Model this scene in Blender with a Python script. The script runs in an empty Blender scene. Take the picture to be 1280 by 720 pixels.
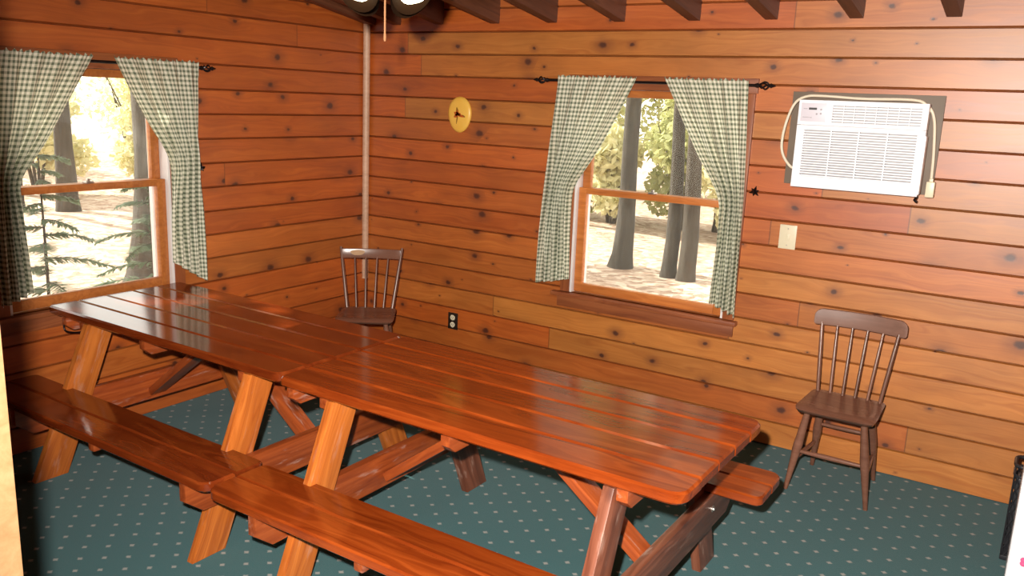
import bpy, bmesh, math, random
from mathutils import Vector, Matrix, noise
R_ = math.radians
PI = math.pi
C = bpy.context.scene.collection
S = bpy.context.scene
random.seed(7)

# ------------------------------------------------------------------ camera
CAM = Vector((4.02735, -4.39815, 1.77010))
FPX = 1062.966
RT = Vector((0.83806, 0.54402, 0.0409)).normalized()
cy, sy, cp, sp = math.cos(-0.567212), math.sin(-0.567212), math.cos(-0.218629), math.sin(-0.218629)
FW = Vector((sy * cp, cy * cp, sp))
RT0 = Vector((cy, -sy, 0)); UP0 = RT0.cross(FW)
rl = 0.0409365
RT = RT0 * math.cos(rl) + UP0 * math.sin(rl)
UPV = UP0 * math.cos(rl) - RT0 * math.sin(rl)
cam_d = bpy.data.cameras.new('camera')
cam_d.sensor_width = 36.0
cam_d.lens = FPX / 1280 * 36.0
cam_d.clip_start = 0.05
cam = bpy.data.objects.new('camera', cam_d)
C.objects.link(cam)
cam.matrix_world = Matrix((
    (RT.x, UPV.x, -FW.x, CAM.x), (RT.y, UPV.y, -FW.y, CAM.y), (RT.z, UPV.z, -FW.z, CAM.z), (0, 0, 0, 1)))
S.camera = cam

# ------------------------------------------------------------------ light and exposure
S.view_settings.view_transform = 'Standard'
S.view_settings.look = 'None'
S.view_settings.gamma = 1
S.view_settings.use_curve_mapping = False
S.view_settings.exposure = 0.0

w = bpy.data.worlds.new('sky'); S.world = w; w.use_nodes = True
bg = w.node_tree.nodes['Background']
bg.inputs[0].default_value = (1.0, 0.97, 0.88, 1)
bg.inputs[1].default_value = 2.9

sun_d = bpy.data.lights.new('sun', 'SUN'); sun_d.energy = 12.0; sun_d.angle = R_(0.6); sun_d.color = (1.0, 0.93, 0.8)
sun = bpy.data.objects.new('sun', sun_d); C.objects.link(sun)
SUN_DIR = Vector((0.76, 0.06, -0.62)).normalized()
sun.rotation_euler = SUN_DIR.to_track_quat('-Z', 'Y').to_euler()
sun.location = (-8, -2, 8)

# the camera's own flash, on top of the camera body
fl_d = bpy.data.lights.new('camera_flash', 'SPOT'); fl_d.energy = 980; fl_d.shadow_soft_size = 0.022
fl_d.spot_size = R_(108); fl_d.spot_blend = 0.85
fl_d.color = (1.0, 0.93, 0.85)
fl = bpy.data.objects.new('camera_flash', fl_d); C.objects.link(fl)
fl.location = CAM + UPV * 0.11 - RT * 0.085 + FW * 0.03
FL_DIR = (FW + RT * 0.12 - UPV * 0.13).normalized()
fl.rotation_euler = FL_DIR.to_track_quat('-Z', 'Y').to_euler()

# ------------------------------------------------------------------ helpers
def link(o, parent=None):
    C.objects.link(o)
    if parent is not None: o.parent = parent
    return o

def thing(name, label, cat, loc=(0, 0, 0), rotz=0, group=None):
    o = bpy.data.objects.new(name, None); C.objects.link(o)
    o.empty_display_size = 0.1
    o.location = loc; o.rotation_euler = (0, 0, rotz)
    return tag(o, label, cat, group)

def tag(o, label, cat, group=None):
    o['label'] = label; o['category'] = cat
    if group: o['group'] = group
    return o

def obj(name, bm, m, parent=None, smooth=True, angle=35):
    bmesh.ops.recalc_face_normals(bm, faces=bm.faces)
    me = bpy.data.meshes.new(name); bm.to_mesh(me); bm.free()
    for mm in (m if isinstance(m, (list, tuple)) else [m]): me.materials.append(mm)
    if smooth:
        for p in me.polygons: p.use_smooth = True
        me.set_sharp_from_angle(angle=R_(angle))
    o = bpy.data.objects.new(name, me)
    return link(o, parent)

def struct(name, bm, m, parent=None, smooth=True):
    o = obj(name, bm, m, parent, smooth)
    if parent is None: o['kind'] = 'structure'
    return o

def bx(bm, x0, x1, y0, y1, z0, z1, bev=0.0, seg=2):
    g = bmesh.ops.create_cube(bm, size=1)
    vs = g['verts']
    for v in vs:
        v.co = Vector(((x0 + x1) / 2 + v.co.x * (x1 - x0), (y0 + y1) / 2 + v.co.y * (y1 - y0), (z0 + z1) / 2 + v.co.z * (z1 - z0)))
    if bev > 0:
        es = set()
        for v in vs:
            for e in v.link_edges: es.add(e)
        bmesh.ops.bevel(bm, geom=list(es), offset=bev, segments=seg, affect='EDGES', profile=0.6)

def prism(bm, pts, a0, a1, axis='z', bev=0.0, seg=2):
    """polygon pts in the plane normal to axis, extruded a0..a1"""
    def P(p, a):
        if axis == 'z': return Vector((p[0], p[1], a))
        if axis == 'x': return Vector((a, p[0], p[1]))
        return Vector((p[0], a, p[1]))
    lo = [bm.verts.new(P(p, a0)) for p in pts]; hi = [bm.verts.new(P(p, a1)) for p in pts]
    n = len(pts); f = [bm.faces.new(lo[::-1]), bm.faces.new(hi)]
    for i in range(n): f.append(bm.faces.new((lo[i], lo[(i + 1) % n], hi[(i + 1) % n], hi[i])))
    bmesh.ops.recalc_face_normals(bm, faces=f)
    if bev > 0:
        es = [e for e in set(f[0].edges) | set(f[1].edges)]
        bmesh.ops.bevel(bm, geom=es, offset=bev, segments=seg, affect='EDGES', profile=0.6)

def tube(bm, path, rad, n=8, cap=True):
    path = [Vector(p) for p in path]
    if not isinstance(rad, (list, tuple)): rad = [rad] * len(path)
    rings = []; ref = None
    for i, p in enumerate(path):
        d = (path[min(i + 1, len(path) - 1)] - path[max(i - 1, 0)]).normalized()
        if ref is None:
            ref = Vector((0, 0, 1)) if abs(d.z) < 0.9 else Vector((1, 0, 0))
        a = (ref - d * ref.dot(d)).normalized(); b = d.cross(a); ref = a
        rings.append([bm.verts.new(p + (a * math.cos(2 * PI * k / n) + b * math.sin(2 * PI * k / n)) * rad[i]) for k in range(n)])
    for r0, r1 in zip(rings, rings[1:]):
        for k in range(n): bm.faces.new((r0[k], r0[(k + 1) % n], r1[(k + 1) % n], r1[k]))
    if cap:
        bm.faces.new(rings[0][::-1]); bm.faces.new(rings[-1])

def lathe(bm, prof, n=24, M=None, closed=False):
    rings = []
    for r, z in prof:
        ring = []
        for k in range(n):
            v = Vector((r * math.cos(2 * PI * k / n), r * math.sin(2 * PI * k / n), z))
            ring.append(bm.verts.new(M @ v if M else v))
        rings.append(ring)
    for r0, r1 in zip(rings, rings[1:]):
        for k in range(n): bm.faces.new((r0[k], r0[(k + 1) % n], r1[(k + 1) % n], r1[k]))
    if closed:
        bm.faces.new(rings[0][::-1]); bm.faces.new(rings[-1])

def smooth_path(pts, n=8):
    pts = [Vector(p) for p in pts]; out = []
    for i in range(len(pts) - 1):
        p0 = pts[max(i - 1, 0)]; p1 = pts[i]; p2 = pts[i + 1]; p3 = pts[min(i + 2, len(pts) - 1)]
        for k in range(n):
            t = k / n
            out.append(0.5 * ((2 * p1) + (p2 - p0) * t + (2 * p0 - 5 * p1 + 4 * p2 - p3) * t * t + (3 * p1 - p0 - 3 * p2 + p3) * t ** 3))
    out.append(pts[-1]); return out

# ------------------------------------------------------------------ materials
class NT:
    def __init__(s, name):
        s.m = bpy.data.materials.new(name); s.m.use_nodes = True
        s.t = s.m.node_tree; s.b = s.t.nodes['Principled BSDF']; s.out = s.t.nodes['Material Output']
    def n(s, typ, **kw):
        nd = s.t.nodes.new(typ)
        for k, v in kw.items():
            if k.startswith('i_'):
                key = k[2:]; key = int(key) if key.isdigit() else key
                s.put(nd.inputs[key], v)
            else: setattr(nd, k, v)
        return nd
    def put(s, inp, v):
        if isinstance(v, bpy.types.NodeSocket): s.t.links.new(v, inp)
        else: inp.default_value = v
    def math(s, op, a, b=None, c=None):
        nd = s.t.nodes.new('ShaderNodeMath'); nd.operation = op
        s.put(nd.inputs[0], a)
        if b is not None: s.put(nd.inputs[1], b)
        if c is not None: s.put(nd.inputs[2], c)
        return nd.outputs[0]
    def ramp(s, fac, stops):
        nd = s.t.nodes.new('ShaderNodeValToRGB'); s.put(nd.inputs[0], fac)
        el = nd.color_ramp.elements
        while len(el) < len(stops): el.new(0.5)
        for e, (p, c) in zip(el, stops):
            e.position = p; e.color = c if len(c) == 4 else (*c, 1)
        return nd.outputs[0]
    def mix(s, fac, a, b, mode='MIX'):
        nd = s.t.nodes.new('ShaderNodeMix'); nd.data_type = 'RGBA'; nd.blend_type = mode
        s.put(nd.inputs[0], fac); s.put(nd.inputs[6], a if not isinstance(a, tuple) else (*a[:3], 1)); s.put(nd.inputs[7], b if not isinstance(b, tuple) else (*b[:3], 1))
        return nd.outputs[2]
    def smooth(s, x, lo, hi):
        nd = s.t.nodes.new('ShaderNodeMapRange'); nd.interpolation_type = 'SMOOTHSTEP'
        s.put(nd.inputs[0], x); s.put(nd.inputs[1], lo); s.put(nd.inputs[2], hi)
        return nd.outputs[0]
    def xyz(s, x=0.0, y=0.0, z=0.0):
        nd = s.t.nodes.new('ShaderNodeCombineXYZ')
        for i, v in enumerate((x, y, z)): s.put(nd.inputs[i], v)
        return nd.outputs[0]
    def obj_xyz(s, kind='Object'):
        tc = s.t.nodes.new('ShaderNodeTexCoord'); sp_ = s.t.nodes.new('ShaderNodeSeparateXYZ')
        s.t.links.new(tc.outputs[kind], sp_.inputs[0]); return sp_.outputs
    def noise(s, vec, scale=5.0, detail=3.0, rough=0.55, dist=0.0):
        nd = s.n('ShaderNodeTexNoise'); s.put(nd.inputs['Vector'], vec)
        nd.inputs['Scale'].default_value = scale; nd.inputs['Detail'].default_value = detail
        nd.inputs['Roughness'].default_value = rough; nd.inputs['Distortion'].default_value = dist
        return nd.outputs['Fac']
    def white(s, vec):
        nd = s.n('ShaderNodeTexWhiteNoise'); s.put(nd.inputs['Vector'], vec); return nd.outputs['Value']
    def bump(s, h, strength=0.3, dist=0.01):
        nd = s.n('ShaderNodeBump'); s.put(nd.inputs['Height'], h)
        nd.inputs['Strength'].default_value = strength; nd.inputs['Distance'].default_value = dist
        s.t.links.new(nd.outputs[0], s.b.inputs['Normal'])
    def set(s, **kw):
        for k, v in kw.items():
            s.put(s.b.inputs[k.replace('_', ' ')], (*v, 1) if isinstance(v, tuple) and len(v) == 3 else v)
        return s.m

def plain(name, col, rough=0.5, var=0.08, metal=0.0, spec=0.5, scale=30, bump=0.0):
    t = NT(name); o = t.n('ShaderNodeTexCoord').outputs['Object']
    f = t.noise(o, scale, 3)
    c = t.mix(f, tuple(x * (1 - var) for x in col), tuple(min(1, x * (1 + var)) for x in col))
    t.set(Base_Color=c, Roughness=rough, Metallic=metal, Specular_IOR_Level=spec)
    if bump: t.bump(f, bump, 0.003)
    return t.m

FLASH_PALE = {0: (1.0, 2.8), 1: (9.0, 12.0)}  # span along each wall where the flash-lit tan is painted in
BH = 0.135   # height of one wall board

def wall_mat(name, ax, seed):
    """orange-stained knotty pine boards running along axis ax"""
    t = NT(name); X = t.obj_xyz(); a = X[ax]; z = X[2]
    row = t.math('FLOOR', t.math('DIVIDE', z, BH))
    r0 = t.white(t.xyz(row, seed, 0))
    seg_f = t.math('DIVIDE', t.math('ADD', a, t.math('MULTIPLY', r0, 7.0)), 4.1)
    seg = t.math('FLOOR', seg_f)
    r1 = t.white(t.xyz(row, seg, seed + 3))
    fr = t.math('FRACT', seg_f)
    joint = t.math('SUBTRACT', 1.0, t.smooth(t.math('MINIMUM', fr, t.math('SUBTRACT', 1.0, fr)), 0.0, 0.0012))
    off = t.math('MULTIPLY', r1, 37.0)
    # knots
    v = t.n('ShaderNodeTexVoronoi'); v.voronoi_dimensions = '2D'; v.inputs['Scale'].default_value = 4.5
    t.put(v.inputs['Vector'], t.xyz(t.math('MULTIPLY', t.math('ADD', a, off), 0.72), t.math('ADD', z, t.math('MULTIPLY', row, 0.31)), 0))
    kd = v.outputs['Distance']
    sepc = t.n('ShaderNodeSeparateColor'); t.put(sepc.inputs[0], v.outputs['Color'])
    size = t.math('ADD', 0.012, t.math('MULTIPLY', t.math('POWER', sepc.outputs[0], 1.3), 0.085))
    wob = t.noise(t.xyz(a, 0.0, z), 38, 3)
    kdw = t.math('ADD', kd, t.math('MULTIPLY', t.math('SUBTRACT', wob, 0.5), 0.075))
    rel = t.math('DIVIDE', kdw, size)
    core = t.math('SUBTRACT', 1.0, t.smooth(rel, 0.45, 1.25))
    halo = t.math('SUBTRACT', 1.0, t.smooth(rel, 0.6, 3.8))
    # grain, bent round the knots
    bend = t.math('MULTIPLY', halo, 0.012)
    gz = t.math('ADD', z, bend)
    slow = t.noise(t.xyz(t.math('ADD', t.math('MULTIPLY', a, 0.9), off), 0.0, t.math('MULTIPLY', gz, 5.0)), 2.2, 2)
    gzz = t.math('ADD', t.math('MULTIPLY', gz, 62.0), t.math('MULTIPLY', slow, 9.0))
    grain = t.noise(t.xyz(t.math('ADD', t.math('MULTIPLY', a, 1.3), off), r1, gzz), 1.0, 3, 0.6)
    fine = t.noise(t.xyz(t.math('ADD', t.math('MULTIPLY', a, 9.0), off), r1, t.math('MULTIPLY', z, 420.0)), 1.0, 2)
    blot = t.noise(t.xyz(t.math('ADD', t.math('MULTIPLY', a, 1.6), off), r1, t.math('MULTIPLY', z, 3.2)), 1.6, 3)
    c = t.ramp(grain, [(0.25, WALL_A), (0.5, WALL_B), (0.75, WALL_C)])
    # random tan boards; right end painted paler for the flash, low rows tanner too
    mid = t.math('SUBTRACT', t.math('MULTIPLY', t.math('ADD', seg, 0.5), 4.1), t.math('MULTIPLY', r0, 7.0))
    r2 = t.math('ADD', t.white(t.xyz(row, seg, seed + 11)), t.math('ADD', t.smooth(mid, FLASH_PALE[ax][0], FLASH_PALE[ax][1]), t.math('MULTIPLY', 0.35, t.math('SUBTRACT', 1.0, t.smooth(row, 1.0, 9.0)))))
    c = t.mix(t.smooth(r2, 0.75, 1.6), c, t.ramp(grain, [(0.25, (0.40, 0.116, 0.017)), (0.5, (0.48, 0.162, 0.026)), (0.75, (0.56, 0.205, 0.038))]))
    tone = t.math('ADD', 0.88, t.math('MULTIPLY', r1, 0.2))
    tone = t.math('MULTIPLY', tone, t.math('ADD', 0.66, t.math('MULTIPLY', blot, 0.66)))
    tone = t.math('MULTIPLY', tone, t.math('ADD', 0.9, t.math('MULTIPLY', fine, 0.2)))
    c = t.mix(1.0, c, t.n('ShaderNodeCombineColor', i_0=tone, i_1=tone, i_2=tone).outputs[0], 'MULTIPLY')
    c = t.mix(t.math('MULTIPLY', halo, 0.5), c, (0.15, 0.036, 0.011))
    c = t.mix(t.math('MULTIPLY', core, 0.88), c, (0.05, 0.011, 0.005))
    c = t.mix(t.math('MULTIPLY', joint, 0.6), c, (0.03, 0.01, 0.005))
    fz = t.math('FRACT', t.math('DIVIDE', z, BH))                      # dark stain left in the joints between boards
    gap = t.math('SUBTRACT', 1.0, t.smooth(t.math('MINIMUM', fz, t.math('SUBTRACT', 1.0, fz)), 0.012, 0.05))
    c = t.mix(t.math('MULTIPLY', gap, 0.5), c, (0.06, 0.016, 0.006))
    t.set(Base_Color=c, Roughness=t.math('ADD', 0.38, t.math('MULTIPLY', grain, 0.10)), Specular_IOR_Level=0.7, Coat_Weight=0.4, Coat_Roughness=0.45, Coat_IOR=1.6)
    t.bump(t.math('ADD', grain, t.math('MULTIPLY', core, -0.6)), 0.12, 0.002)
    return t.m

WALL_A = (0.34, 0.064, 0.007); WALL_B = (0.44, 0.094, 0.011); WALL_C = (0.52, 0.130, 0.017)

def plank_mat(name, A, B, Cc, rough=0.25, coat=0.0, worn=0.0, gscale=46, scale_var=0.35, wear_col=(0.55, 0.42, 0.36), knots=True, spec=0.5):
    """planed plank, grain along the part's local X, each part its own tone"""
    t = NT(name); X = t.obj_xyz(); rnd = t.n('ShaderNodeObjectInfo').outputs['Random']
    off = t.math('MULTIPLY', rnd, 53.0)
    ax = t.math('ADD', X[0], off)
    slow = t.noise(t.xyz(t.math('MULTIPLY', ax, 0.8), t.math('MULTIPLY', X[1], 5.0), t.math('MULTIPLY', X[2], 5.0)), 2.0, 2)
    gy = t.math('ADD', t.math('MULTIPLY', X[1], gscale), t.math('MULTIPLY', slow, 8.0))
    g = t.noise(t.xyz(t.math('MULTIPLY', ax, 1.4), gy, t.math('MULTIPLY', X[2], gscale)), 1.0, 3, 0.6)
    f = t.noise(t.xyz(t.math('MULTIPLY', ax, 10), t.math('MULTIPLY', X[1], 380.0), t.math('MULTIPLY', X[2], 380.0)), 1.0, 2)
    bl = t.noise(t.xyz(ax, t.math('MULTIPLY', X[1], 4), X[2]), 2.3, 3)
    c = t.ramp(g, [(0.28, A), (0.5, B), (0.72, Cc)])
    tone = t.math('ADD', 1 - scale_var / 2, t.math('MULTIPLY', rnd, scale_var))
    tone = t.math('MULTIPLY', tone, t.math('ADD', 0.72, t.math('MULTIPLY', bl, 0.56)))
    tone = t.math('MULTIPLY', tone, t.math('ADD', 0.9, t.math('MULTIPLY', f, 0.2)))
    c = t.mix(1.0, c, t.n('ShaderNodeCombineColor', i_0=tone, i_1=tone, i_2=tone).outputs[0], 'MULTIPLY')
    if knots:
        v = t.n('ShaderNodeTexVoronoi'); v.inputs['Scale'].default_value = 3.0
        t.put(v.inputs['Vector'], t.xyz(ax, X[1], X[2]))
        k = t.math('SUBTRACT', 1.0, t.smooth(v.outputs['Distance'], 0.06, 0.15))
        c = t.mix(t.math('MULTIPLY', k, 0.75), c, (0.05, 0.012, 0.006))
    rg = rough
    if worn:
        wn = t.noise(t.xyz(t.math('MULTIPLY', ax, 3.0), t.math('MULTIPLY', X[1], 14), t.math('MULTIPLY', X[2], 14)), 2.0, 4, 0.65)
        wm = t.math('MULTIPLY', t.smooth(wn, 0.56, 0.72), worn)
        c = t.mix(wm, c, wear_col); rg = t.math('ADD', rough, t.math('MULTIPLY', wm, 0.35))
    t.set(Base_Color=c, Roughness=rg, Specular_IOR_Level=spec, Coat_Weight=coat, Coat_Roughness=0.12)
    t.bump(g, 0.05, 0.001)
    return t.m

M = {}
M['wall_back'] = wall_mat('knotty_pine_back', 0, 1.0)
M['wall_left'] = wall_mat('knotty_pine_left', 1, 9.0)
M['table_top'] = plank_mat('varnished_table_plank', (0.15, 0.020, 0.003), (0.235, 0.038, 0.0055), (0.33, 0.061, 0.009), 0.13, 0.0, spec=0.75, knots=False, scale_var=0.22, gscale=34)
M['table_top_shaded'] = plank_mat('shaded_table_plank', (0.115, 0.015, 0.003), (0.175, 0.028, 0.005), (0.24, 0.045, 0.008), 0.11, 0.0, spec=1.0, knots=False, scale_var=0.22, gscale=34)  # darker copy of the table plank: dark reflections put into the colour
M['table_leg'] = plank_mat('varnished_leg_plank', (0.28, 0.062, 0.011), (0.43, 0.115, 0.019), (0.55, 0.165, 0.030), 0.28, 0.15, worn=0.22)
M['table_beam'] = plank_mat('varnished_beam_plank', (0.20, 0.035, 0.009), (0.30, 0.06, 0.014), (0.40, 0.09, 0.021), 0.30, 0.15, worn=0.35)
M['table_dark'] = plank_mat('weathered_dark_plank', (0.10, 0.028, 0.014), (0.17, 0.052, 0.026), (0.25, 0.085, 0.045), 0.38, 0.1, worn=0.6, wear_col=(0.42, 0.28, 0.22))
M['casing'] = plank_mat('window_casing_wood', (0.19, 0.05, 0.018), (0.27, 0.078, 0.026), (0.34, 0.105, 0.034), 0.42, knots=False)
M['sash'] = plank_mat('golden_sash_wood', (0.36, 0.105, 0.022), (0.46, 0.145, 0.032), (0.54, 0.19, 0.045), 0.38, knots=False)
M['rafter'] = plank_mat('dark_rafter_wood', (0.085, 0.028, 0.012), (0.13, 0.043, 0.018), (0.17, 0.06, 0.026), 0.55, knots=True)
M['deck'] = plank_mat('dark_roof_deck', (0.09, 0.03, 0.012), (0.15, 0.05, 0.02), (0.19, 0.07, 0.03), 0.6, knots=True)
M['jamb'] = plank_mat('pale_pine_jamb', (0.155, 0.08, 0.034), (0.18, 0.098, 0.044), (0.20, 0.115, 0.055), 0.45, knots=False)
M['pole'] = plank_mat('pale_pole_wood', (0.56, 0.33, 0.21), (0.64, 0.40, 0.26), (0.70, 0.46, 0.31), 0.45, knots=False)
M['chair'] = plank_mat('brown_painted_chair', (0.14, 0.06, 0.037), (0.175, 0.077, 0.048), (0.20, 0.092, 0.06), 0.25, 0.0, worn=0.10, wear_col=(0.25, 0.06, 0.035), knots=False)
M['chair_matte'] = plank_mat('brown_painted_crest', (0.16, 0.078, 0.052), (0.19, 0.092, 0.062), (0.22, 0.11, 0.076), 0.5, 0.0, worn=0.15, wear_col=(0.38, 0.25, 0.2), knots=False)
M['chair_worn'] = plain('worn_yellow_patch', (0.42, 0.22, 0.08), 0.5, 0.3)
M['white_plastic'] = plain('white_plastic', (0.90, 0.89, 0.92), 0.4, 0.02)
M['white_vinyl'] = plain('white_vinyl_liner', (0.78, 0.74, 0.72), 0.4, 0.03)
M['grille_gap'] = plain('grille_gap_grey', (0.42, 0.41, 0.42), 0.6, 0.05)
M['cream'] = plain('cream_plastic', (0.74, 0.66, 0.47), 0.38, 0.03)
M['cord'] = plain('cream_cord_rubber', (0.78, 0.70, 0.54), 0.45, 0.03)
M['panel'] = plain('grey_brown_plywood', (0.17, 0.13, 0.095), 0.6, 0.15, scale=9)
M['black_iron'] = plain('black_iron', (0.02, 0.014, 0.014), 0.32, 0.2, 0.6)
M['dark_mark'] = plain('dark_print', (0.05, 0.045, 0.045), 0.5)
M['grey_mark'] = plain('grey_print', (0.40, 0.37, 0.40), 0.5)
M['steel'] = plain('bolt_steel', (0.55, 0.5, 0.45), 0.35, 0.1, 0.9)
M['outlet_plate'] = plain('dark_brown_plate', (0.02, 0.012, 0.008), 0.4)
M['black_mesh'] = plain('black_mesh_plastic', (0.02, 0.02, 0.023), 0.35, 0.2)
M['pink'] = plain('pink_magnet', (0.80, 0.10, 0.26), 0.5)
M['brass'] = plain('old_brass', (0.45, 0.26, 0.09), 0.35, 0.1, 0.7)
M['pull_cord'] = plain('tan_pull_cord', (0.26, 0.11, 0.04), 0.6, 0.1)
M['fan_brown'] = plain('fan_brown_metal', (0.06, 0.03, 0.015), 0.4, 0.1, 0.2)
M['plaque_motif'] = plain('brown_motif_paint', (0.50, 0.10, 0.012), 0.5, 0.35, scale=60)
M['plaque_stem'] = plain('dark_motif_paint', (0.24, 0.11, 0.01), 0.5, 0.3, scale=60)

def mk_plaque():
    t = NT('yellow_plaque'); X = t.obj_xyz()
    f = t.noise(t.xyz(X[0], X[1], X[2]), 14, 2)
    c = t.mix(f, (0.86, 0.46, 0.05), (0.90, 0.56, 0.12))
    return t.set(Base_Color=c, Roughness=0.35)
M['plaque'] = mk_plaque()

def mk_carpet():
    t = NT('teal_dotted_carpet'); X = t.obj_xyz()
    u0 = t.math('DIVIDE', t.math('SUBTRACT', X[0], 2.159), 0.0655); v0 = t.math('DIVIDE', t.math('SUBTRACT', X[1], -1.64), 0.0578)
    u = t.math('MULTIPLY', t.math('ADD', u0, v0), 0.5); v = t.math('MULTIPLY', t.math('SUBTRACT', u0, v0), 0.5)
    wb = t.noise(t.xyz(X[0], X[1], 0.0), 160, 2)
    du = t.math('ABSOLUTE', t.math('SUBTRACT', t.math('FRACT', t.math('ADD', u, 0.5)), 0.5))
    dv = t.math('ABSOLUTE', t.math('SUBTRACT', t.math('FRACT', t.math('ADD', v, 0.5)), 0.5))
    d = t.math('ADD', t.math('MAXIMUM', du, dv), t.math('MULTIPLY', t.math('SUBTRACT', wb, 0.5), 0.09))
    dot = t.math('SUBTRACT', 1.0, t.smooth(d, 0.06, 0.125))
    n1 = t.noise(t.xyz(X[0], X[1], 0.0), 210, 3, 0.7); n2 = t.noise(t.xyz(X[0], X[1], 0.0), 3, 2)
    base = t.mix(n1, (0.012, 0.063, 0.070), (0.033, 0.142, 0.152))
    base = t.mix(t.math('MULTIPLY', n2, 0.3), base, (0.028, 0.072, 0.07))
    c = t.mix(t.math('MULTIPLY', dot, 0.8), base, (0.33, 0.32, 0.29))
    t.set(Base_Color=c, Roughness=0.95, Specular_IOR_Level=0.1, Sheen_Weight=0.15)
    t.bump(n1, 0.5, 0.004)
    return t.m
M['carpet'] = mk_carpet()

def mk_gingham():
    t = NT('green_gingham_cotton'); X = t.obj_xyz('UV'); per = 0.0245
    def band(c):
        f = t.math('FRACT', t.math('DIVIDE', c, per))
        d = t.math('ABSOLUTE', t.math('SUBTRACT', f, 0.5))
        return t.smooth(d, 0.22, 0.30)
    a = band(X[0]); b = band(X[1])
    s = t.math('MULTIPLY', t.math('ADD', a, b), 0.5)
    c = t.ramp(s, [(0.0, (0.95, 0.92, 0.77)), (0.5, (0.54, 0.56, 0.41)), (1.0, (0.15, 0.18, 0.12))])
    wv = t.noise(t.xyz(X[0], X[1], 0.0), 700, 1)
    c = t.mix(t.math('MULTIPLY', wv, 0.12), c, (0.3, 0.33, 0.25))
    t.set(Base_Color=c, Roughness=0.9, Specular_IOR_Level=0.15)
    tr = t.n('ShaderNodeBsdfTranslucent'); t.put(tr.inputs[0], c)
    mx = t.n('ShaderNodeMixShader'); mx.inputs[0].default_value = 0.30
    t.t.links.new(t.b.outputs[0], mx.inputs[1]); t.t.links.new(tr.outputs[0], mx.inputs[2])
    t.t.links.new(mx.outputs[0], t.out.inputs[0])
    return t.m
M['gingham'] = mk_gingham()

def mk_glass():
    """window pane: clear, mirror-like at a slant, a thin film of dust"""
    t = NT('dusty_window_glass'); t.t.nodes.remove(t.b)
    fr = t.n('ShaderNodeFresnel'); fr.inputs[0].default_value = 1.45
    tp = t.n('ShaderNodeBsdfTransparent'); tp.inputs[0].default_value = (0.96, 0.97, 0.96, 1)
    gl = t.n('ShaderNodeBsdfGlossy'); gl.inputs['Roughness'].default_value = 0.03
    tl = t.n('ShaderNodeBsdfTranslucent'); tl.inputs[0].default_value = (0.8, 0.8, 0.76, 1)
    o = t.n('ShaderNodeTexCoord').outputs['Object']
    f = t.noise(o, 6, 4)
    m0 = t.n('ShaderNodeMixShader'); t.put(m0.inputs[0], t.math('ADD', 0.015, t.math('MULTIPLY', f, 0.055)))
    t.t.links.new(tp.outputs[0], m0.inputs[1]); t.t.links.new(tl.outputs[0], m0.inputs[2])
    m1 = t.n('ShaderNodeMixShader'); t.t.links.new(fr.outputs[0], m1.inputs[0])
    t.t.links.new(m0.outputs[0], m1.inputs[1]); t.t.links.new(gl.outputs[0], m1.inputs[2])
    t.t.links.new(m1.outputs[0], t.out.inputs[0]); return t.m
M['glass'] = mk_glass()

def mk_emit(name, col, st):
    t = NT(name); t.set(Base_Color=(0.9, 0.85, 0.7), Emission_Color=(*col, 1), Emission_Strength=st); return t.m
M['bulb'] = mk_emit('lit_bulb', (1.0, 0.87, 0.55), 6)

def mk_amber():
    t = NT('dark_bronze_shade'); o = t.n('ShaderNodeTexCoord').outputs['Object']
    f = t.noise(o, 20, 2); c = t.mix(f, (0.010, 0.004, 0.0015), (0.014, 0.006, 0.002))
    return t.set(Base_Color=c, Roughness=0.8, Specular_IOR_Level=0.05)
M['amber'] = mk_amber()

def mk_bark():
    t = NT('grey_bark'); X = t.obj_xyz()
    f = t.noise(t.xyz(t.math('MULTIPLY', X[0], 22), t.math('MULTIPLY', X[1], 22), t.math('MULTIPLY', X[2], 4)), 1.0, 4, 0.6)
    r = t.n('ShaderNodeObjectInfo').outputs['Random']
    c = t.ramp(f, [(0.3, (0.018, 0.016, 0.013)), (0.55, (0.050, 0.044, 0.034)), (0.8, (0.088, 0.078, 0.062))])
    c = t.mix(t.math('MULTIPLY', r, 0.3), c, (0.10, 0.07, 0.045))
    t.set(Base_Color=c, Roughness=0.95); t.bump(f, 0.8, 0.02); return t.m
M['bark'] = mk_bark()

def leaf_mat(name, A, B):
    t = NT(name); g = t.n('ShaderNodeNewGeometry'); o = g.outputs['Position']
    f = t.white(g.outputs['Random Per Island']) if False else t.noise(o, 1.3, 3)
    c = t.mix(f, A, B); c2 = t.mix(g.outputs['Random Per Island'], c, B)
    t.set(Base_Color=c2, Roughness=0.6, Specular_IOR_Level=0.2)
    tr = t.n('ShaderNodeBsdfTranslucent'); t.put(tr.inputs[0], c2)
    mx = t.n('ShaderNodeMixShader'); mx.inputs[0].default_value = 0.5
    t.t.links.new(t.b.outputs[0], mx.inputs[1]); t.t.links.new(tr.outputs[0], mx.inputs[2])
    t.t.links.new(mx.outputs[0], t.out.inputs[0]); return t.m
M['leaf_yellow'] = leaf_mat('yellow_green_leaves', (0.60, 0.59, 0.32), (0.78, 0.74, 0.48))
M['leaf_green'] = leaf_mat('mid_green_leaves', (0.32, 0.36, 0.16), (0.56, 0.56, 0.27))
M['needle'] = leaf_mat('hemlock_needles', (0.10, 0.16, 0.10), (0.22, 0.29, 0.19))

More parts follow.
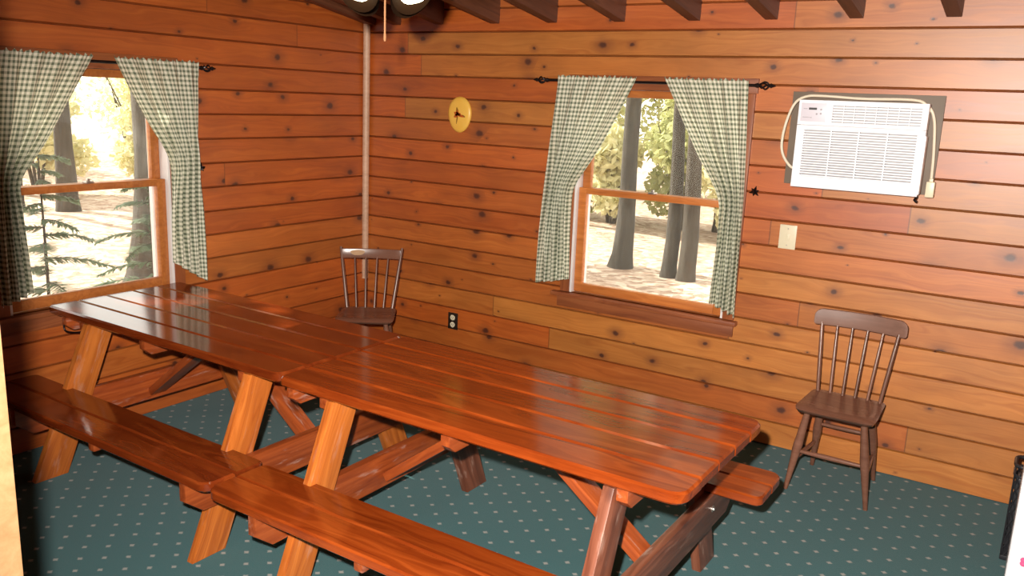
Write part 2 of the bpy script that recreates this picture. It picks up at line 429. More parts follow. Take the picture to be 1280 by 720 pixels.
def mk_ground():
    t = NT('leaf_litter'); X = t.obj_xyz(); p = t.xyz(X[0], X[1], 0.0)
    n1 = t.noise(p, 9, 5, 0.7); n2 = t.noise(p, 0.8, 3)
    v = t.n('ShaderNodeTexVoronoi'); v.inputs['Scale'].default_value = 11; t.put(v.inputs['Vector'], p)
    sc = t.n('ShaderNodeSeparateColor'); t.put(sc.inputs[0], v.outputs['Color'])
    c = t.ramp(sc.outputs[0], [(0.1, (0.28, 0.18, 0.125)), (0.5, (0.52, 0.38, 0.29)), (0.9, (0.72, 0.60, 0.48))])
    c = t.mix(t.math('MULTIPLY', n2, 0.5), c, (0.36, 0.22, 0.15)); c = t.mix(t.math('MULTIPLY', n1, 0.35), c, (0.24, 0.15, 0.10))
    t.set(Base_Color=c, Roughness=0.9); t.bump(n1, 0.8, 0.05); return t.m
M['ground'] = mk_ground()

# ------------------------------------------------------------------ structure
def intervals(a0, a1, holes):
    cuts = [(a0, a1)]
    for h0, h1 in holes:
        nx = []
        for c0, c1 in cuts:
            if h1 <= c0 or h0 >= c1: nx.append((c0, c1)); continue
            if h0 > c0: nx.append((c0, h0))
            if h1 < c1: nx.append((h1, c1))
        cuts = nx
    return cuts

def board_wall(name, mat, a0, a1, nrows, to3, holes, zoff=0.0, slope=None, thick=0.13):
    """wall of horizontal boards with bevelled joints. to3(a, d, z): a along, d out of the room"""
    bm = bmesh.new()
    prof = [(0.0, 0.013), (0.0015, 0.012), (0.0065, 0.0), (BH - 0.0055, 0.0), (BH - 0.001, 0.012), (BH, 0.013)]
    zc = sorted({h[2] for h in holes} | {h[3] for h in holes})
    for r in range(nrows):
        zb = r * BH
        pts = [(zb + p, d) for p, d in prof]
        segs = []
        for (za, da), (zz, dz) in zip(pts, pts[1:]):
            ss = [za] + [c for c in zc if za < c < zz] + [zz]
            for s0, s1 in zip(ss, ss[1:]):
                f0 = (s0 - za) / (zz - za); f1 = (s1 - za) / (zz - za)
                segs.append((s0, da + (dz - da) * f0, s1, da + (dz - da) * f1))
        lo = a0
        if slope: lo, hi = slope(zb, a0, a1)
        else: hi = a1
        if hi - lo < 0.02: continue
        for s0, d0, s1, d1 in segs:
            zm = (s0 + s1) / 2
            for c0, c1 in intervals(lo, hi, [(h[0], h[1]) for h in holes if h[2] < zm < h[3]]):
                q = [to3(c0, d0, s0), to3(c1, d0, s0), to3(c1, d1, s1), to3(c0, d1, s1)]
                bm.faces.new([bm.verts.new(p) for p in q])
        for s0, s1 in zip([zb] + [c for c in zc if zb < c < zb + BH], [c for c in zc if zb < c < zb + BH] + [zb + BH]):
            zm = (s0 + s1) / 2
            for c0, c1 in intervals(lo, hi, [(h[0], h[1]) for h in holes if h[2] < zm < h[3]]):
                bm.faces.new([bm.verts.new(to3(a, thick, z)) for a, z in ((c0, s0), (c1, s0), (c1, s1), (c0, s1))])
    bmesh.ops.remove_doubles(bm, verts=bm.verts, dist=1e-5)
    return struct(name, bm, mat, smooth=False)

ROOM_X1 = 4.85; FRONT_Y = -3.838; HALL_Y = -5.8
def roof_z(y): return 2.205 + 0.165 * abs(y)          # underside of the rafters
RD = 0.15                                             # rafter depth
W1 = (1.64, 2.59, 0.655, 1.845)                       # back window opening x0 x1 z0 z1
W2 = (-2.43, -1.545, 0.69, 1.835)                     # left window opening y0 y1 z0 z1
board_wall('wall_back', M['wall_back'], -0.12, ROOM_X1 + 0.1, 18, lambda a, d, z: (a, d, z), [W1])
def left_slope(zb, a0, a1):
    lim = -(zb - 2.205 - RD) / 0.165
    return a0, min(a1, lim) if zb > 2.36 else a1
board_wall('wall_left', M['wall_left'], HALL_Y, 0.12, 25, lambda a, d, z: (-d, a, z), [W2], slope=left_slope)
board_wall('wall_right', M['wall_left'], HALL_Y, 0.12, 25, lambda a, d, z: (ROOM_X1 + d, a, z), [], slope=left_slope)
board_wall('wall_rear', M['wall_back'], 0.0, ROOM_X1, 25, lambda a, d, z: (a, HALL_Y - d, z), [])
bm = bmesh.new(); bx(bm, 0.0, 2.815, FRONT_Y - 0.12, FRONT_Y, 0, 2.98)
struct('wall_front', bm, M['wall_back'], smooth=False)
# pale jamb that ends the front wall beside the camera
bm = bmesh.new(); bx(bm, 2.815, 2.857, FRONT_Y - 0.135, FRONT_Y + 0.0, 0, 2.85, 0.003)
struct('trim_1', bm, M['jamb'])
bm = bmesh.new(); bx(bm, -0.12, ROOM_X1 + 0.12, HALL_Y - 0.12, 0.12, -0.12, 0.0)
struct('floor', bm, M['carpet'], smooth=False)
# corner moulding, stops short of the floor
bm = bmesh.new(); tube(bm, [(0.03, -0.03, 2.32), (0.016, -0.024, 1.3), (0.008, -0.02, 0.50)], 0.023, 14)
struct('trim_2', bm, M['pole'])

# sloping ceiling with rafters
bm = bmesh.new()
y1 = HALL_Y - 0.12
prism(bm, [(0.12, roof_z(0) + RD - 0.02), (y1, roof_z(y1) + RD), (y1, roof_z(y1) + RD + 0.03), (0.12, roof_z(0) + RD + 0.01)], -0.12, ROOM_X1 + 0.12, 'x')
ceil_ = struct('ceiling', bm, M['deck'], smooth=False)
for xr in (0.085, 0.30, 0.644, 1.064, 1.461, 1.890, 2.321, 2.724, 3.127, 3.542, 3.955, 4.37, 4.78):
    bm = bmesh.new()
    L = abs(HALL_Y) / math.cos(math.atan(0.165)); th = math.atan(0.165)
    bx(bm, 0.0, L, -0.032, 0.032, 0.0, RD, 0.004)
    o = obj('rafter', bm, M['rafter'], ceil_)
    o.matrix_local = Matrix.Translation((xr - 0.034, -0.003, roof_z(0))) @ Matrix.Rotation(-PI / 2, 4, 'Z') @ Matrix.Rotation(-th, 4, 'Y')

# ------------------------------------------------------------------ windows
def long_part(name, m, parent, to3, a0, a1, d0, d1, z0, z1, bev=0.003, vert=False):
    """bar in wall space; grain along its long side"""
    bm = bmesh.new()
    if vert: L, Wd = z1 - z0, a1 - a0
    else: L, Wd = a1 - a0, z1 - z0
    bx(bm, -L / 2, L / 2, -Wd / 2, Wd / 2, -abs(d1 - d0) / 2, abs(d1 - d0) / 2, bev)
    o = obj(name, bm, m, parent)
    c = Vector(to3((a0 + a1) / 2, (d0 + d1) / 2, (z0 + z1) / 2))
    A = (Vector(to3(1, 0, 0)) - Vector(to3(0, 0, 0))); Z = Vector((0, 0, 1))
    X_, Y_ = (Z, A) if vert else (A, Z)
    N_ = X_.cross(Y_)
    o.matrix_local = Matrix(((X_.x, Y_.x, N_.x, c.x), (X_.y, Y_.y, N_.y, c.y), (X_.z, Y_.z, N_.z, c.z), (0, 0, 0, 1)))
    return o

def frame_mesh(bm, to3, a0, a1, z0, z1, st, rb, rt, d0, d1):
    """sash: two stiles and two rails"""
    for (p0, p1, q0, q1) in ((a0, a0 + st, z0, z1), (a1 - st, a1, z0, z1), (a0 + st, a1 - st, z0, z0 + rb), (a0 + st, a1 - st, z1 - rt, z1)):
        cs = [to3(p, d, q) for p in (p0, p1) for d in (d0, d1) for q in (q0, q1)]
        bx(bm, min(c[0] for c in cs), max(c[0] for c in cs), min(c[1] for c in cs), max(c[1] for c in cs), q0, q1, 0.004)

def window(name, W, to3, mid):
    a0, a1, z0, z1 = W
    root = bpy.data.objects.new(name, None); C.objects.link(root); root['kind'] = 'structure'
    cw = 0.062
    long_part('casing', M['casing'], root, to3, a0 - cw, a0, -0.018, 0.02, z0 - 0.0, z1, 0.003, True)
    long_part('casing', M['casing'], root, to3, a1, a1 + cw, -0.018, 0.02, z0 - 0.0, z1, 0.003, True)
    long_part('casing', M['casing'], root, to3, a0 - cw - 0.01, a1 + cw + 0.01, -0.02, 0.02, z1, z1 + 0.075, 0.003)
    long_part('sill', M['casing'], root, to3, a0 - cw - 0.05, a1 + cw + 0.02, -0.045, 0.02, z0 - 0.028, z0 - 0.004, 0.004)
    long_part('apron', M['casing'], root, to3, a0 - cw - 0.02, a1 + cw, -0.012, 0.02, z0 - 0.095, z0 - 0.028, 0.003)
    # reveal
    bm = bmesh.new()
    for (p0, p1, q0, q1) in ((a0 - 0.02, a0, z0, z1), (a1, a1 + 0.02, z0, z1), (a0, a1, z1 - 0.0, z1 + 0.02), (a0 - 0.02, a1 + 0.02, z0 - 0.03, z0 - 0.0)):
        cs = [to3(p, d, q) for p in (p0, p1) for d in (0.0, 0.14) for q in (q0, q1)]
        bx(bm, min(c[0] for c in cs), max(c[0] for c in cs), min(c[1] for c in cs), max(c[1] for c in cs), q0, q1)
    obj('jamb', bm, M['sash'], root)
    for p0, p1 in ((a0, a0 + 0.014), (a1 - 0.014, a1)):
        bm = bmesh.new()
        cs = [to3(p, d, q) for p in (p0, p1) for d in (-0.012, 0.10) for q in (z0, z1)]
        bx(bm, min(c[0] for c in cs), max(c[0] for c in cs), min(c[1] for c in cs), max(c[1] for c in cs), z0, z1, 0.002)
        obj('jamb_liner', bm, M['white_vinyl'], root)
    def sash(nm, b0, b1, zz0, zz1, rb, rt, d):
        bm = bmesh.new(); frame_mesh(bm, to3, b0, b1, zz0, zz1, 0.05, rb, rt, d, d + 0.034)
        s = obj(nm, bm, M['sash'], root)
        bm = bmesh.new(); i = 0.048
        bm.faces.new([bm.verts.new(to3(a, d + 0.018, z)) for a, z in ((b0 + i, zz0 + rb - 0.004), (b1 - i, zz0 + rb - 0.004), (b1 - i, zz1 - rt + 0.004), (b0 + i, zz1 - rt + 0.004))])
        obj('pane', bm, M['glass'], s, smooth=False)
        return s
    ls = sash('lower_sash', a0 + 0.016, a1 - 0.016, z0 + 0.006, mid + 0.02, 0.052, 0.036, 0.012)
    us = sash('upper_sash', a0 + 0.016, a1 - 0.016, mid - 0.014, z1 - 0.002, 0.034, 0.04, 0.052)
    c = to3((a0 + a1) / 2, 0.022, mid + 0.02)
    bm = bmesh.new(); bx(bm, c[0] - 0.02, c[0] + 0.02, c[1] - 0.02, c[1] + 0.02, c[2], c[2] + 0.012, 0.004)
    bx(bm, c[0] - 0.008, c[0] + 0.008, c[1] - 0.008, c[1] + 0.008, c[2] + 0.01, c[2] + 0.024, 0.004)
    obj('sash_lock', bm, M['steel'], ls)
    # white storm frame outside
    bm = bmesh.new(); frame_mesh(bm, to3, a0 + 0.004, a1 - 0.004, z0, z1, 0.03, 0.03, 0.03, 0.105, 0.135)
    obj('storm_frame', bm, M['white_vinyl'], root)
    return root

T_BACK = lambda a, d, z: (a, d, z)
T_LEFT = lambda a, d, z: (-d, a, z)
window('window_1', W1, T_BACK, 1.262)
window('window_2', W2, T_LEFT, 1.258)

# ------------------------------------------------------------------ outside: ground and trees
bm = bmesh.new()
N = 90
for i in range(N + 1):
    for j in range(N + 1):
        x = -40 + 60 * i / N; y = -22 + 62 * j / N
        out_ = min(1, max(0, max(-x - 1, y - 1) / 3))
        bm.verts.new((x, y, -0.45 + 0.10 * out_ * noise.noise(Vector((x * 0.5, y * 0.5, 0)))))
bm.verts.ensure_lookup_table()
for i in range(N):
    for j in range(N):
        k = i * (N + 1) + j
        bm.faces.new((bm.verts[k], bm.verts[k + N + 1], bm.verts[k + N + 2], bm.verts[k + 1]))
struct('ground', bm, M['ground'])

def leaf_cloud(bm, centre, rad, n, size, rng, flat=1.0):
    for _ in range(n):
        while True:
            p = Vector((rng.uniform(-1, 1), rng.uniform(-1, 1), rng.uniform(-1, 1)))
            if p.length <= 1: break
        p = Vector((p.x * rad[0], p.y * rad[1], p.z * rad[2])) + Vector(centre)
        a = Vector((rng.gauss(0, 1), rng.gauss(0, 1), rng.gauss(0, 1) * flat)).normalized()
        b = a.orthogonal().normalized(); b.rotate(Matrix.Rotation(rng.uniform(0, 6.28), 3, a)); c = a.cross(b)
        s = size * rng.uniform(0.6, 1.3)
        bm.faces.new([bm.verts.new(p + b * s), bm.verts.new(p + c * s * 0.5), bm.verts.new(p - b * s), bm.verts.new(p - c * s * 0.5)])

def trunk_bm(h, r, lean, flare, rng):
    bm = bmesh.new(); path = []; rad = []
    for i in range(13):
        t = i / 12; z = h * t ** 1.4
        path.append((lean[0] * z + 0.03 * math.sin(z * 1.7 + rng.random()), lean[1] * z, z - 0.06))
        rad.append(r * (1 - 0.45 * t) * (1 + flare * math.exp(-z / 0.35)))
    tube(bm, path, rad, 12)
    for v in bm.verts:
        k = noise.noise(v.co * 5.0); v.co.x += 0.12 * r * k; v.co.y += 0.12 * r * noise.noise(v.co * 5 + Vector((9, 0, 0)))
    return bm, path

def tree(label, x, y, h, r, lean=(0, 0), flare=0.5, crown=None, leafm='leaf_green', seed=1):
    rng = random.Random(seed)
    t = thing('tree', label, 'tree', (x, y, -0.45), 0, 'trees outside the windows')
    bm, path = trunk_bm(h, r, lean, flare, rng); obj('trunk', bm, M['bark'], t)
    bm = bmesh.new()
    for k in range(5):
        p = Vector(path[8 + k % 4]); an = rng.uniform(0, 6.28); L = rng.uniform(0.8, 1.8)
        q = p + Vector((math.cos(an) * L, math.sin(an) * L, L * 0.45))
        tube(bm, [p, (p + q) / 2 + Vector((0, 0, 0.08)), q], [r * 0.3, r * 0.2, r * 0.08], 6)
    obj('branches', bm, M['bark'], t)
    bm = bmesh.new()
    top = Vector(path[-1]); n, cr = crown or (1500, 1.3)
    for k in range(6):
        an = rng.uniform(0, 6.28); d = rng.uniform(0.3, 0.9) * cr
        leaf_cloud(bm, (top.x + math.cos(an) * d, top.y + math.sin(an) * d, top.z - rng.uniform(0.0, 0.3) * h), (cr * 0.6, cr * 0.6, cr * 0.45), n // 6, 0.15, rng)
    obj('foliage', bm, M[leafm], t, smooth=False)
    return t

def shrub(label, x, y, h, r, n, leafm, seed, size=0.10):
    rng = random.Random(seed)
    t = thing('shrub', label, 'shrub', (x, y, -0.45), 0, 'undergrowth outside the windows')
    bm = bmesh.new()
    for k in range(6):
        an = k * 1.05 + rng.random(); tip = (math.cos(an) * r * 0.6, math.sin(an) * r * 0.6, h * rng.uniform(0.6, 0.95))
        tube(bm, [(0.05 * math.cos(an), 0.05 * math.sin(an), -0.1), (tip[0] * 0.3, tip[1] * 0.3, tip[2] * 0.5), tip], [0.035, 0.022, 0.008], 6)
    obj('stems', bm, M['bark'], t)
    bm = bmesh.new()
    for k in range(9):
        an = rng.uniform(0, 6.28); d = rng.uniform(0, 0.6) * r
        leaf_cloud(bm, (math.cos(an) * d, math.sin(an) * d, h * rng.uniform(0.15, 0.85)), (r * 0.5, r * 0.5, h * 0.17), n // 5, size, rng)
    obj('foliage', bm, M[leafm], t, smooth=False)
    return t

# seen through the back window
tree('straight grey trunk with a flared foot, left of centre through the back window', -1.0, 6.27, 7.5, 0.125, (0.03, 0), 0.55, None, 'leaf_green', 3)
tree('slim grey trunk, left one of the close pair through the back window', -0.19, 6.05, 7.0, 0.10, (0.005, 0), 0.2, None, 'leaf_green', 4)
tree('grey trunk, right one of the close pair through the back window', 0.08, 5.95, 7.2, 0.115, (0.012, 0), 0.2, None, 'leaf_green', 5)
tree('thin pale trunk far back between the nearer trunks of the back window', -1.15, 10.6, 8.0, 0.10, (0, 0), 0.2, None, 'leaf_yellow', 6)
tree('thin brown trunk at the right edge of the back window view', 0.0, 8.9, 7.0, 0.07, (0.01, 0), 0.2, None, 'leaf_yellow', 7)
tree('thin trunk near the left edge of the back window view', -3.3, 9.3, 7.0, 0.085, (0.02, 0), 0.2, None, 'leaf_green', 8)
tree('second thin trunk from the left through the back window', -3.2, 11.2, 8.0, 0.09, (0, 0), 0.2, None, 'leaf_yellow', 9)
for i, (x, y, h, r, n, lm, lab) in enumerate([
    (-4.3, 10.4, 3.0, 1.1, 2200, 'leaf_green', 'green shrub at the far left of the back window view'),
    (-2.95, 9.9, 1.9, 0.8, 1500, 'leaf_yellow', 'low yellow-green shrub left of the flared trunk in the back window'),
    (-1.75, 10.3, 3.0, 1.0, 2200, 'leaf_green', 'green shrub between the flared trunk and the close pair'),
    (-0.45, 9.7, 2.4, 0.9, 1300, 'leaf_yellow', 'yellowish shrub at the right edge of the back window view'),
    (-6.4, 15.2, 5.5, 2.1, 3600, 'leaf_yellow', 'tall pale yellow thicket, far left beyond the back window'),
    (-4.2, 15.8, 6.0, 2.2, 3800, 'leaf_green', 'tall green thicket in the middle of the far background of the back window'),
    (-1.9, 15.4, 5.5, 2.1, 3600, 'leaf_yellow', 'tall pale yellow thicket, far right beyond the back window')]):
    shrub(lab, x, y, h, r, n, lm, 40 + i)
# seen through the left window
tree('thick dark grey trunk close outside the left window', -4.24, 1.26, 8.0, 0.28, (0.0, 0.035), 0.55, (1500, 2.4), 'leaf_green', 21)
tree('brownish trunk further off in the middle of the left window view', -10.6, 3.9, 8.0, 0.17, (0, 0), 0.3, None, 'leaf_yellow', 22)
tree('slim trunk beside the brownish one in the left window view', -11.0, 3.25, 8.0, 0.10, (0.0, -0.01), 0.2, None, 'leaf_yellow', 23)
tree('pale trunk at the left edge of the left window view', -14.0, 4.3, 8.0, 0.16, (0, 0), 0.2, None, 'leaf_yellow', 24)
for i, (x, y, h, r, n, lm, lab) in enumerate([
    (-19.0, 6.6, 3.6, 2.2, 1500, 'leaf_yellow', 'pale yellow shrub, leftmost of the left window view'),
    (-13.0, 4.7, 2.2, 1.1, 1500, 'leaf_yellow', 'low pale shrub left of the brownish trunk in the left window view'),
    (-12.4, 6.7, 2.6, 1.2, 1800, 'leaf_yellow', 'low pale shrub between the brownish trunk and the thick grey trunk'),
    (-18.5, 10.4, 5.0, 2.4, 1500, 'leaf_yellow', 'pale yellow shrub behind the thick grey trunk')]):
    shrub(lab, x, y, h, r, n, lm, 60 + i)
# leafy crown that dapples the sun on the left window
tree('tall leafy tree outside the left wall, out of the window view', -6.2, -3.6, 6.4, 0.16, (0, 0.10), 0.4, (5200, 2.4), 'leaf_green', 31)

def sapling(label, x, y, h, seed, n=12, reach=0.6):
    rng = random.Random(seed)
    t = thing('hemlock_sapling', label, 'sapling', (x, y, -0.45), 0, 'hemlock saplings outside the left window')
    bm = bmesh.new(); tube(bm, [(0, 0, -0.05), (0.02, 0, h * 0.5), (0, 0.01, h)], [0.016, 0.011, 0.003], 7)
    obj('stem', bm, M['bark'], t)
    bm = bmesh.new(); bl = bmesh.new()
    for k in range(n):
        z = h * (0.2 + 0.78 * k / n); an = k * 2.4 + rng.random(); L = reach * (1 - 0.6 * k / n) * rng.uniform(0.7, 1.2)
        p = [Vector((math.cos(an) * L * s, math.sin(an) * L * s, z + 0.12 * s * L - 0.30 * L * s * s)) for s in (0, 0.33, 0.66, 1)]
        tube(bm, p, [0.006, 0.004, 0.003, 0.0015], 5)
        for q in range(150):
            s = rng.random(); i = min(2, int(s * 3)); f = s * 3 - i; c = p[i].lerp(p[i + 1], f)
            d = Vector((math.cos(an), math.sin(an), 0)); sd = Vector((-d.y, d.x, 0)) * rng.choice((-1, 1))
            ln = rng.uniform(0.04, 0.16) * (1.1 - s * 0.6) * L / 0.5
            tip = c + (sd * 0.9 + d * 0.6).normalized() * ln + Vector((0, 0, rng.uniform(-0.04, 0.01)))
            wd = d * 0.010
            bl.faces.new([bl.verts.new(c - wd), bl.verts.new(c + wd), bl.verts.new(tip + wd * 0.4), bl.verts.new(tip - wd * 0.4)])
    obj('twigs', bm, M['bark'], t); obj('needles', bl, M['needle'], t, smooth=False)
    return t
sapling('hemlock sapling standing in front of the sunny ground of the left window', -2.6, -0.85, 1.75, 2, 22, 0.65)
sapling('hemlock sapling in front of the foot of the thick grey trunk', -2.7, 0.15, 1.5, 5, 22, 0.6)

# ------------------------------------------------------------------ picnic tables
def plank_outline(L, Wd, r=(0, 0, 0, 0)):
    """corner radii: (-x,-y) (+x,-y) (+x,+y) (-x,+y)"""
    out = []
    for (cx, cy_, a, rr) in ((-L / 2, -Wd / 2, 180, r[0]), (L / 2, -Wd / 2, 270, r[1]), (L / 2, Wd / 2, 0, r[2]), (-L / 2, Wd / 2, 90, r[3])):
        if rr <= 0: out.append((cx, cy_)); continue
        ox = cx + (rr if cx < 0 else -rr); oy = cy_ + (rr if cy_ < 0 else -rr)
        for k in range(6):
            t = R_(a + 90 * k / 5); out.append((ox + rr * math.cos(t), oy + rr * math.sin(t)))
    return out

def slanted(name, m, parent, pts, x0, x1, bev=0.005):
    """plank drawn in the y-z plane (pts: four corners, first edge along the foot), grain along it"""
    p = [Vector((0, a, b)) for a, b in pts]
    ax = ((p[2] + p[3]) / 2 - (p[0] + p[1]) / 2).normalized()
    X_ = ax; Z_ = Vector((1, 0, 0)); Y_ = Z_.cross(X_)
    c = sum(p, Vector()) / 4
    Mx = Matrix(((X_.x, Y_.x, Z_.x, c.x), (X_.y, Y_.y, Z_.y, c.y), (X_.z, Y_.z, Z_.z, c.z), (0, 0, 0, 1)))
    bm = bmesh.new(); prism(bm, pts, x0, x1, 'x', bev)
    bmesh.ops.transform(bm, matrix=Mx.inverted(), verts=bm.verts)
    o = obj(name, bm, m, parent); o.matrix_local = Mx
    return o, Mx

def bolt(parent, loc, axis_x=1):
    bm = bmesh.new()
    lathe(bm, [(0.0001, 0.0), (0.013, 0.0), (0.013, 0.003), (0.008, 0.004), (0.007, 0.009), (0.0001, 0.010)], 12, Matrix.Rotation(PI / 2 * axis_x, 4, 'Y'))
    o = obj('bolt', bm, M['steel'], parent); o.matrix_local = Matrix.Translation(loc)
    return o

def picnic_table(label, loc, rotz, L, legx, beamside, cleatx, end_r, hooks=False, dark_end=None, top='table_top'):
    t = thing('picnic_table', label, 'table', loc, rotz, 'picnic tables set end to end')
    TZ, TT, TW, BZ = 0.723, 0.040, 0.732, 0.399
    bw = TW / 5
    for i in range(5):
        bm = bmesh.new(); y = -TW / 2 + (i + 0.5) * bw
        rr = [0, 0, 0, 0]
        if i == 0: rr[0], rr[1] = end_r
        if i == 4: rr[3], rr[2] = end_r
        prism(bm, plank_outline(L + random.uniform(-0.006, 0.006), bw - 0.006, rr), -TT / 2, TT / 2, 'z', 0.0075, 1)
        o = obj('tabletop_board', bm, M[top], t); o.location = (0, y, TZ - TT / 2)
    for s in (-1, 1):
        for i in range(2):
            bm = bmesh.new(); b2 = (0.709 - 0.437) / 2
            y = s * (0.437 + (i + 0.5) * b2)
            rr = [0, 0, 0, 0]; q = 0.045
            outer = i == 1
            if outer: rr = [q, q, 0, 0] if s < 0 else [0, 0, q, q]
            elif True: rr = [0, 0, 0.03, 0.03] if s < 0 else [0.03, 0.03, 0, 0]
            prism(bm, plank_outline(L + random.uniform(-0.006, 0.006), b2 - 0.005, rr), -0.019, 0.019, 'z', 0.006, 1)
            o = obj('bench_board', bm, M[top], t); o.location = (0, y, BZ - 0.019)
    for k, lx in enumerate(legx):
        for s in (-1, 1):
            f0, f1, g0, g1 = 0.645, 0.495, 0.215, 0.355   # foot outer, inner; top inner, outer
            zt = TZ - TT - 0.004
            pts = [(s * f0, 0.0), (s * f1, 0.0), (s * g0, zt), (s * g1, zt)]
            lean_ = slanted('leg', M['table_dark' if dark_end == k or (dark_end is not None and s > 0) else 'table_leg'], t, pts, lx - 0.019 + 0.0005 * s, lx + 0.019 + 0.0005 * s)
            lo, Mx = lean_
            bside = beamside[k]
            bz = 0.305; by = s * (f0 + f1) / 2 + (s * (g0 + g1) / 2 - s * (f0 + f1) / 2) * bz / zt
            # bolt heads show on the leg or on the beam
            if bside < 0: bolt(lo, Mx.inverted() @ Vector((lx + 0.019, by, bz)), 1).matrix_local = Mx.inverted() @ Matrix.Translation((lx + 0.019, by, bz))
        # cross beam carrying both benches
        bxx = lx + beamside[k] * 0.0385
        bm = bmesh.new(); z0, z1 = 0.222, BZ - 0.0385
        prism(bm, [(-0.60, z0), (0.60, z0), (0.69, z0 + 0.075), (0.69, z1), (-0.69, z1), (-0.69, z0 + 0.075)], -0.019, 0.019, 'z', 0.004) if False else None
        prism(bm, [(-0.615, z0 - 0.29), (0.615, z0 - 0.29), (0.69, z0 - 0.29 + 0.06), (0.69, z1 - 0.29), (-0.69, z1 - 0.29), (-0.69, z0 - 0.29 + 0.06)], -0.019, 0.019, 'y', 0.005)
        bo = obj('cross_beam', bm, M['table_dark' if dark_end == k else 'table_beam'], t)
        MB_ = Matrix.Translation((bxx, 0, 0.29)) @ Matrix.Rotation(PI / 2, 4, 'Z'); bo.matrix_local = MB_
        if beamside[k] > 0:
            for s in (-1, 1):
                b_ = bolt(bo, (0, 0, 0)); b_.matrix_local = MB_.inverted() @ Matrix.Translation((bxx + 0.019, s * 0.44, 0.305))
        # diagonal brace from the beam up to the middle of the top
        inward = -1 if lx > 0 else 1
        p0 = Vector((bxx + inward * 0.022, 0.0, 0.262)); p1 = Vector((lx + inward * 0.50, 0.0, TZ - TT - 0.035))
        d = (p1 - p0); Lb = d.length; X_ = d.normalized(); Y_ = Vector((0, 1, 0)); Z_ = X_.cross(Y_)
        bm = bmesh.new(); bx(bm, 0, Lb, -0.043, 0.043, -0.019, 0.019, 0.004)
        o = obj('brace', bm, M['table_beam'], t)
        o.matrix_local = Matrix(((X_.x, Y_.x, Z_.x, p0.x), (X_.y, Y_.y, Z_.y, p0.y), (X_.z, Y_.z, Z_.z, p0.z), (0, 0, 0, 1)))
    for cx_, side in cleatx:
        bm = bmesh.new(); zc = TZ - TT - 0.0005
        prism(bm, [(-0.315, zc - 0.068), (0.315, zc - 0.068), (0.35, zc - 0.04), (0.35, zc), (-0.35, zc), (-0.35, zc - 0.04)], -0.019, 0.019, 'y', 0.004)
        o = obj('cleat', bm, M['table_beam'], t); o.matrix_local = Matrix.Translation((cx_, 0, 0)) @ Matrix.Rotation(PI / 2, 4, 'Z')
    for s in (-1, 1):
        bm = bmesh.new(); zc = BZ - 0.0385
        bx(bm, -0.115, 0.115, -0.019, 0.019, -0.02, 0.02, 0.006)
        o = obj('bench_cleat', bm, M['table_beam'], t)
        o.matrix_local = Matrix.Translation((-0.1 if not hooks else 0.06, s * 0.573, zc - 0.02)) @ Matrix.Rotation(PI / 2, 4, 'Z')
    if hooks:
        bm = bmesh.new()
        tube(bm, smooth_path([(-0.70, -0.345, 0.66), (-0.70, -0.345, 0.615), (-0.66, -0.33, 0.607), (-0.60, -0.30, 0.615)], 5), 0.004, 6)
        obj('wire_hook', bm, M['black_iron'], t)
    return t

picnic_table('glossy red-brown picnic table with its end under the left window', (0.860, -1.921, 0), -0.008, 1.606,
             (-0.502, 0.608), (-1, 1), ((-0.69, 0), (-0.08, 0), (0.568, 0), (-0.5435, 0)), (0.02, 0.045), True, None, 'table_top_shaded')
picnic_table('glossy red-brown picnic table reaching toward the air conditioner wall, right of its twin', (2.480, -1.943, 0), -0.0025, 1.610,
             (-0.547, 0.573), (-1, 1), ((-0.76, 0), (-0.03, 0), (-0.5885, 0), (0.6145, 0)), (0.02, 0.05), False, 1)

# ------------------------------------------------------------------ chairs
def rod_bm(p0, p1, r0, r1, bulge=0.0, n=10):
    bm = bmesh.new(); p0 = Vector(p0); p1 = Vector(p1); path = []; rad = []
    L = (p1 - p0).length
    for i in range(9):
        t = i / 8; path.append((0, 0, 0)); path[-1] = Vector((L * t, 0, 0)); rad.append(r0 + (r1 - r0) * t + bulge * math.sin(PI * t))
    tube(bm, path, rad, n)
    X_ = (p1 - p0).normalized(); Y_ = X_.orthogonal().normalized(); Z_ = X_.cross(Y_)
    return bm, Matrix(((X_.x, Y_.x, Z_.x, p0.x), (X_.y, Y_.y, Z_.y, p0.y), (X_.z, Y_.z, Z_.z, p0.z), (0, 0, 0, 1)))

def rod(name, m, parent, p0, p1, r0, r1, bulge=0.0):
    bm, Mx = rod_bm(p0, p1, r0, r1, bulge); o = obj(name, bm, m, parent, angle=60); o.matrix_local = Mx; return o

